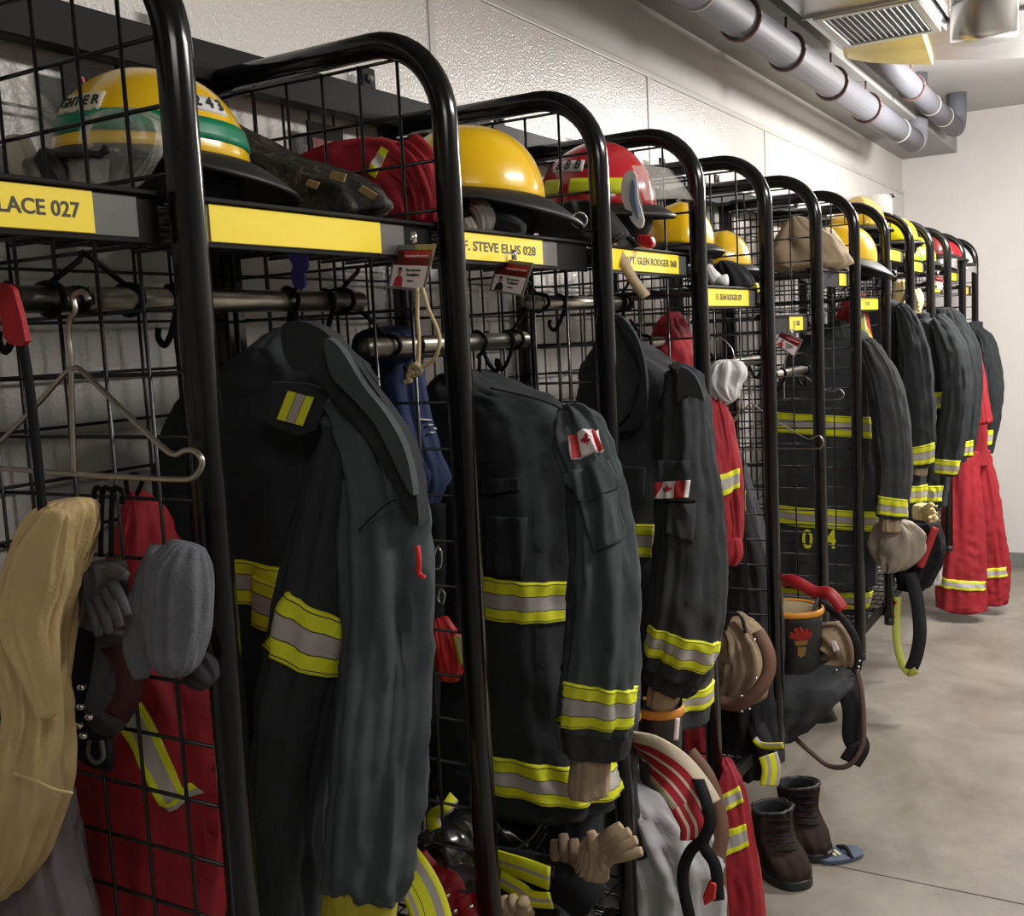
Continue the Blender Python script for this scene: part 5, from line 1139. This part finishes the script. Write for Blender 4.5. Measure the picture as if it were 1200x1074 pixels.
with Build(t):
    strap('webbing', [(812, 900, 1.0), (826, 935, .96), (832, 965, .95), (824, 990, .95), (838, 1015, .95), (842, 1055, .96)], .022, .005, M_DRK); strap('webbing', [(824, 985, .95), (808, 1000, .95), (800, 1030, .95), (808, 1075, .95)], .022, .005, M_DRK)
    slab('red_buckle', [(832, 1030), (840, 1036), (838, 1054), (826, 1062), (824, 1050)], .95, .012, mat('buckle_red', lin(214, 50, 44), .4), smooth_n=1)
t = thing('leather_strap', 'brown leather flap edge standing between canvas bag and red coverall', 'flap', at(835, 900, 1, 1.25))
with Build(t): strap('leather_edge', [(808, 882, 1.22), (828, 908, 1.2), (840, 940, 1.2), (846, 975, 1.2), (842, 1010, 1.2), (846, 1080, 1.2)], .030, .006, M_BRNR)
# fourth bay: trousers folded over boots
t, L, o = pile('turnout_trousers', 'black turnout trousers packed over boots, tan lining bulging out, fourth bay', 'trousers', 1.94, [(738, 842, 880), (760, 842, 892), (800, 844, 900), (840, 846, 904), (880, 848, 904), (905, 852, 900)], .06, M_DRK, 86, .012, pname='leg')
with Build(t):
    Loft(path([(852, 730, 12, 1.74), (866, 745, 22, 1.73), (872, 775, 27, 1.73), (868, 800, 24, 1.73), (855, 820, 16, 1.74)], 1.74, .6), fold=.012, wr=.008, seed=87, kth=4, kt=4).build('tan_lining', M_TAN)
    strap('leather_rim', [(888, 740, 1.68), (900, 765, 1.67), (900, 790, 1.67), (886, 812, 1.66), (862, 826, 1.66), (843, 822, 1.66)], .032, .010, M_BRNR)
    for x, y in ((884, 750), (886, 795), (869, 816), (878, 831), (869, 834)): MB().lathe([(.003, -.002), (.0045, 0), (.003, .003), (0, .0035)], 10, at(x, y, 1, 1.64), cap=False).build('stud', M_CHROME, None, True)
    cord('pull_loop', [(850, 738, 1.70), (856, 722, 1.70), (868, 722, 1.70), (874, 742, 1.70)], .005, M_BRIM)
t = thing('webbing_strap', 'black strap end with folded lime and silver tab, beside the fifth post foot', 'strap', at(900, 880, 1, 1.9))
with Build(t):
    strap('webbing', [(884, 845, 1.9), (893, 868, 1.88), (906, 890, 1.87), (908, 878, 1.9)], .050, .010, M_DRK); strap('lime_tab', [(900, 885, 1.82), (904, 902, 1.82), (901, 921, 1.82)], .052, .005, TM, stripes=[(.3, 0), (.2, 1), (.3, 0), (.2, 1)])
    strap('lime_edge', [(884, 866, 1.80), (894, 874, 1.80), (918, 874, 1.80)], .016, .004, TM, stripes=[(.6, 0), (.4, 1)])
# fifth bay: trousers with tan lining and long suspenders
t, L, o = pile('turnout_trousers', 'dark turnout trousers sagging off the shelf with tan lining, right of the flame boot', 'trousers', 2.42, [(735, 920, 975), (755, 910, 992), (780, 905, 1004, 2.30), (800, 890, 998, 2.22), (825, 892, 975, 2.20), (850, 900, 948, 2.20), (866, 912, 932, 2.2)], .07, M_TURN3, 88, .014, pname='leg')
with Build(t):
    Loft(path([(962, 745, 14, 2.34), (975, 752, 24, 2.32), (985, 768, 20, 2.32), (968, 782, 16, 2.32), (955, 790, 10, 2.33)], 2.33, .6), fold=.010, wr=.008, seed=89, kth=4, kt=4).build('tan_lining', M_TAN)
    slab('white_tag', [(973, 752), (979, 751), (984, 762), (977, 765)], 2.27, .006, M_CARD, smooth_n=1)
    strap('waist_edge', [(960, 706, 2.34), (984, 722, 2.30), (1002, 748, 2.28), (1006, 775, 2.28), (1000, 795, 2.28)], .022, .008, M_DRK)
    for x, y in ((980, 786), (1007, 775), (1006, 782), (983, 803), (990, 802)): MB().lathe([(.003, -.002), (.0045, 0), (.003, .003), (0, .0035)], 10, at(x, y, 1, 2.24), cap=False).build('stud', M_CHROME, None, True)
    strap('suspender', [(990, 800, 2.26), (1000, 830, 2.24), (1000, 862, 2.24), (1006, 876, 2.23), (996, 894, 2.22)], .066, .008, M_DRK)
    strap('suspender', [(1004, 785, 2.25), (1010, 815, 2.24), (1012, 850, 2.23), (1010, 875, 2.22), (995, 897, 2.21), (972, 898, 2.21), (950, 882, 2.21), (928, 862, 2.22)], .014, .006, mat('brown_strap_back', lin(84, 66, 58), .7))
    strap('red_strap', [(900, 690, 2.3), (925, 680, 2.28), (955, 694, 2.27), (972, 696, 2.27), (988, 715, 2.27)], .036, .008, RH)
# seventh and eighth bays
t, L, o = pile('cloth_bag', 'crumpled grey plastic-lined cloth bag at the cuff of the jacket numbered 04', 'bag', 3.20, [(612, 1030, 1068), (625, 1024, 1082), (642, 1022, 1084), (658, 1028, 1074), (669, 1038, 1052)], .05, mat('grey_tan_cloth', lin(150, 140, 124), .7, bump=.4, var=.2), 91, .014)
t, L, o = pile('leather_glove', 'pale tan glove under the second jacket cuff, eighth bay', 'glove', 3.72, [(592, 1072, 1090), (603, 1070, 1097), (616, 1074, 1094)], .04, PG, 92, .006, group='work gloves')
with Build(t):
    for i in range(3): Loft(path([(1084+2*i, 596+6*i, 3.5, 3.66), (1092+2*i, 592+8*i, 3.2, 3.64), (1098, 594+8*i, 2.4, 3.64)], 3.66), fold=0, wr=0, M=12, N=8).build('finger', PG)
t, L, o = pile('turnout_trousers', 'black trousers and webbing heap in the eighth bay above a long lime loop', 'trousers', 3.72, [(612, 1050, 1100), (640, 1048, 1108), (665, 1050, 1100), (690, 1054, 1084)], .07, M_DRK, 93, .012, pname='leg')
with Build(t):
    strap('black_loop', [(1066, 672, 3.6), (1074, 700, 3.58), (1078, 740, 3.57), (1074, 768, 3.57), (1068, 784, 3.57)], .055, .008, M_DRK)
    strap('lime_loop', [(1052, 700, 3.58), (1050, 735, 3.57), (1054, 768, 3.56), (1064, 788, 3.56), (1074, 786, 3.56)], .030, .008, [mat('lime_rope', lin(180, 186, 84), .8, bump=.5, bscale=250)])
    strap('red_strap', [(1096, 618, 3.62), (1086, 645, 3.60), (1078, 665, 3.6)], .03, .008, RH); cord('snap_hook', [(1050, 705, 3.56), (1046, 715, 3.56), (1048, 724, 3.56)], .005, RH)
t = thing('canvas_bag', 'pale grey gear edge low in the ninth bay', 'bag', at(1092, 665, 1, 4.3))
with Build(t): Loft(rows(4.3, [(630, 1086, 1104), (660, 1084, 1104), (684, 1086, 1102)], .05), fold=.006, seed=94).build('cloth', M_LGREY)
# white mitt on a wire
t = thing('white_mitt', 'white padded mitt hanging right of the fourth post', 'mitt', at(850, 425, 1, 1.72))
with Build(t):
    Loft(path([(852, 424, 12, 1.66), (852, 434, 17, 1.66), (848, 450, 18, 1.66), (853, 463, 14, 1.66), (858, 470, 7, 1.66)], 1.66, .7), fold=.009, wr=.007, seed=96, kth=4, kt=6).build('mitt', M_WHITE)
    cord('wire_loop', [(862, 430, 1.66), (858, 410, 1.66), (845, 396, 1.67), (838, 398, 1.67)], .0015, M_CHROME); cord('wire_loop', [(866, 440, 1.66), (868, 470, 1.66), (862, 492, 1.66), (848, 500, 1.66), (838, 494, 1.66)], .0014, M_CHROME)
t = thing('red_cloth', 'red and lime striped cloth wedged above the shoulder of the jacket numbered 04', 'cloth', at(1000, 365, 1, 3.6))
with Build(t):
    L = Loft(rows(3.46, [(345, 1000, 1012), (360, 984, 1014), (385, 978, 1018), (404, 990, 1022)], .03), fold=.006, wr=.003, seed=97); b = L.build('cloth', M_RED); L.decal([(1006, 365), (1012, 368), (1022, 400), (1012, 398)], 'reflective_stripe', TM, b, [(.3, 0), (.4, 1), (.3, 0)], along='u')
t = thing('trousers', 'black trouser top with ragged edge by the far wall above the last jacket', 'trousers', at(1145, 385, 1, 5.9)) if False else None

# ================================================================== boots and slipper on the floor
def work_boot(label, heel, toe, seed, k=.84):
    h = at(*heel, 2, 0); tt = at(*toe, 2, 0); d = (tt-h).normalized(); ln = .285; s_ = Vector((-d.y, d.x, 0))
    t = thing('work_boot', label, 'boot', h+d*.1, 'work boots on the floor')
    def P(x, y, z): return h+d*x*k+s_*y*k+Vector((0, 0, z*k))
    def rg(cx, a, b, z): return (P(cx*.82, 0, z), d*a*k*.9, s_*b*k*1.42)
    with Build(t):
        up = [rg(.05, .058, .050, .215), rg(.048, .062, .052, .19), rg(.05, .060, .050, .15), rg(.058, .066, .050, .12), rg(.085, .092, .052, .095), rg(.115, .120, .054, .075), rg(.135, .138, .054, .05), rg(.14, .142, .053, .028)]
        L = Loft(up, fold=.005, wr=.003, seed=seed, e=2.4, kt=4, N=40); 
        mb = MB(); M_, N_ = 48, 40; vs = [L.P(i/N_, 2*math.pi*q/M_) for i in range(N_+1) for q in range(M_)]
        inn = [P(.05, 0, z)+(d*a*.9*math.cos(2*math.pi*q/M_)+s_*b*1.38*math.sin(2*math.pi*q/M_))*k for (z, a, b) in ((.216, .052, .044), (.18, .048, .040), (.12, .045, .037)) for q in range(M_)]
        fs = [(i*M_+k, i*M_+(k+1) % M_, (i+1)*M_+(k+1) % M_, (i+1)*M_+k) for i in range(N_) for k in range(M_)]; mb.add(vs, fs+[tuple(N_*M_+k for k in range(M_))])
        o = mb.build('upper', M_BROWN, None, True)
        q = MB(); q.add(vs[:M_]+inn, [(i*M_+(k+1) % M_, i*M_+k, (i+1)*M_+k, (i+1)*M_+(k+1) % M_) for i in range(3) for k in range(M_)]+[tuple(3*M_+k for k in range(M_))]); q.build('lining', M_DRK, None, True)
        MB().tube([L.P(.02, 2*math.pi*q/M_, .001) for q in range(M_+1)], .006, 8, cap=False).build('padded_collar', M_BRIM, None, True)
        S_ = Loft([rg(.14, .148, .057, .030), rg(.14, .150, .058, .018), rg(.14, .150, .058, .0015)], fold=0, wr=0, e=2.5, N=6); S_.build('sole', M_BRIM, None, capf=.98, bulge=.01)
        for q in range(5):
            a, b = (P(.094+.012*q, -.04, .19-.022*q), P(.096+.012*q, .04, .185-.022*q)); m_ = (a+b)/2+d*.012+Vector((0, 0, .004)); MB().tube(bez([a, m_, b], 4), .0028, 6).build('lace', M_DRK, None, True)
    return t
work_boot('nearer scuffed brown leather work boot on the floor, lower left one', (900, 1006), (930, 1036), 101)
work_boot('farther brown leather work boot on the floor, beside the blue slipper', (932, 976), (957, 1007), 104)
t = thing('slipper', 'flat blue grey slipper sole on the floor beside the brown boots', 'slipper', at(988, 1000, 2, 0))
h = at(958, 1010, 2, 0); tt = at(1008, 1000, 2, 0); d = (tt-h).normalized(); s_ = Vector((-d.y, d.x, 0))
with Build(t):
    ln = (tt-h).length; BL = mat('blue_grey_foam', lin(72, 84, 104), .7, bump=.2)
    L = Loft([(h+d*ln*.5+Vector((0, 0, z)), d*ln*.52, s_*.042) for z in (.013, .009, .001)], fold=0, wr=0, e=2.6, N=6); L.build('foot_bed', BL, capf=.97, bulge=.01)
    for k in (.36, .46): MB().box((-.005, -.016, -.003), (.005, .016, .004)).build('bright_tab', mat('pale_tab', lin(190, 190, 170), .5), None, loc=h+d*ln*k+Vector((0, 0, .0135)), rot=(0, 0, math.atan2(d.y, d.x)))
    MB().tube(bez([h+d*ln*.62+s_*.042+Vector((0, 0, .010)), h+d*ln*.66+Vector((0, 0, .026)), h+d*ln*.62-s_*.042+Vector((0, 0, .012))], 6), .008, 8, flat=.5).build('foot_strap', MATS['dark_grey_knit'], None, True)
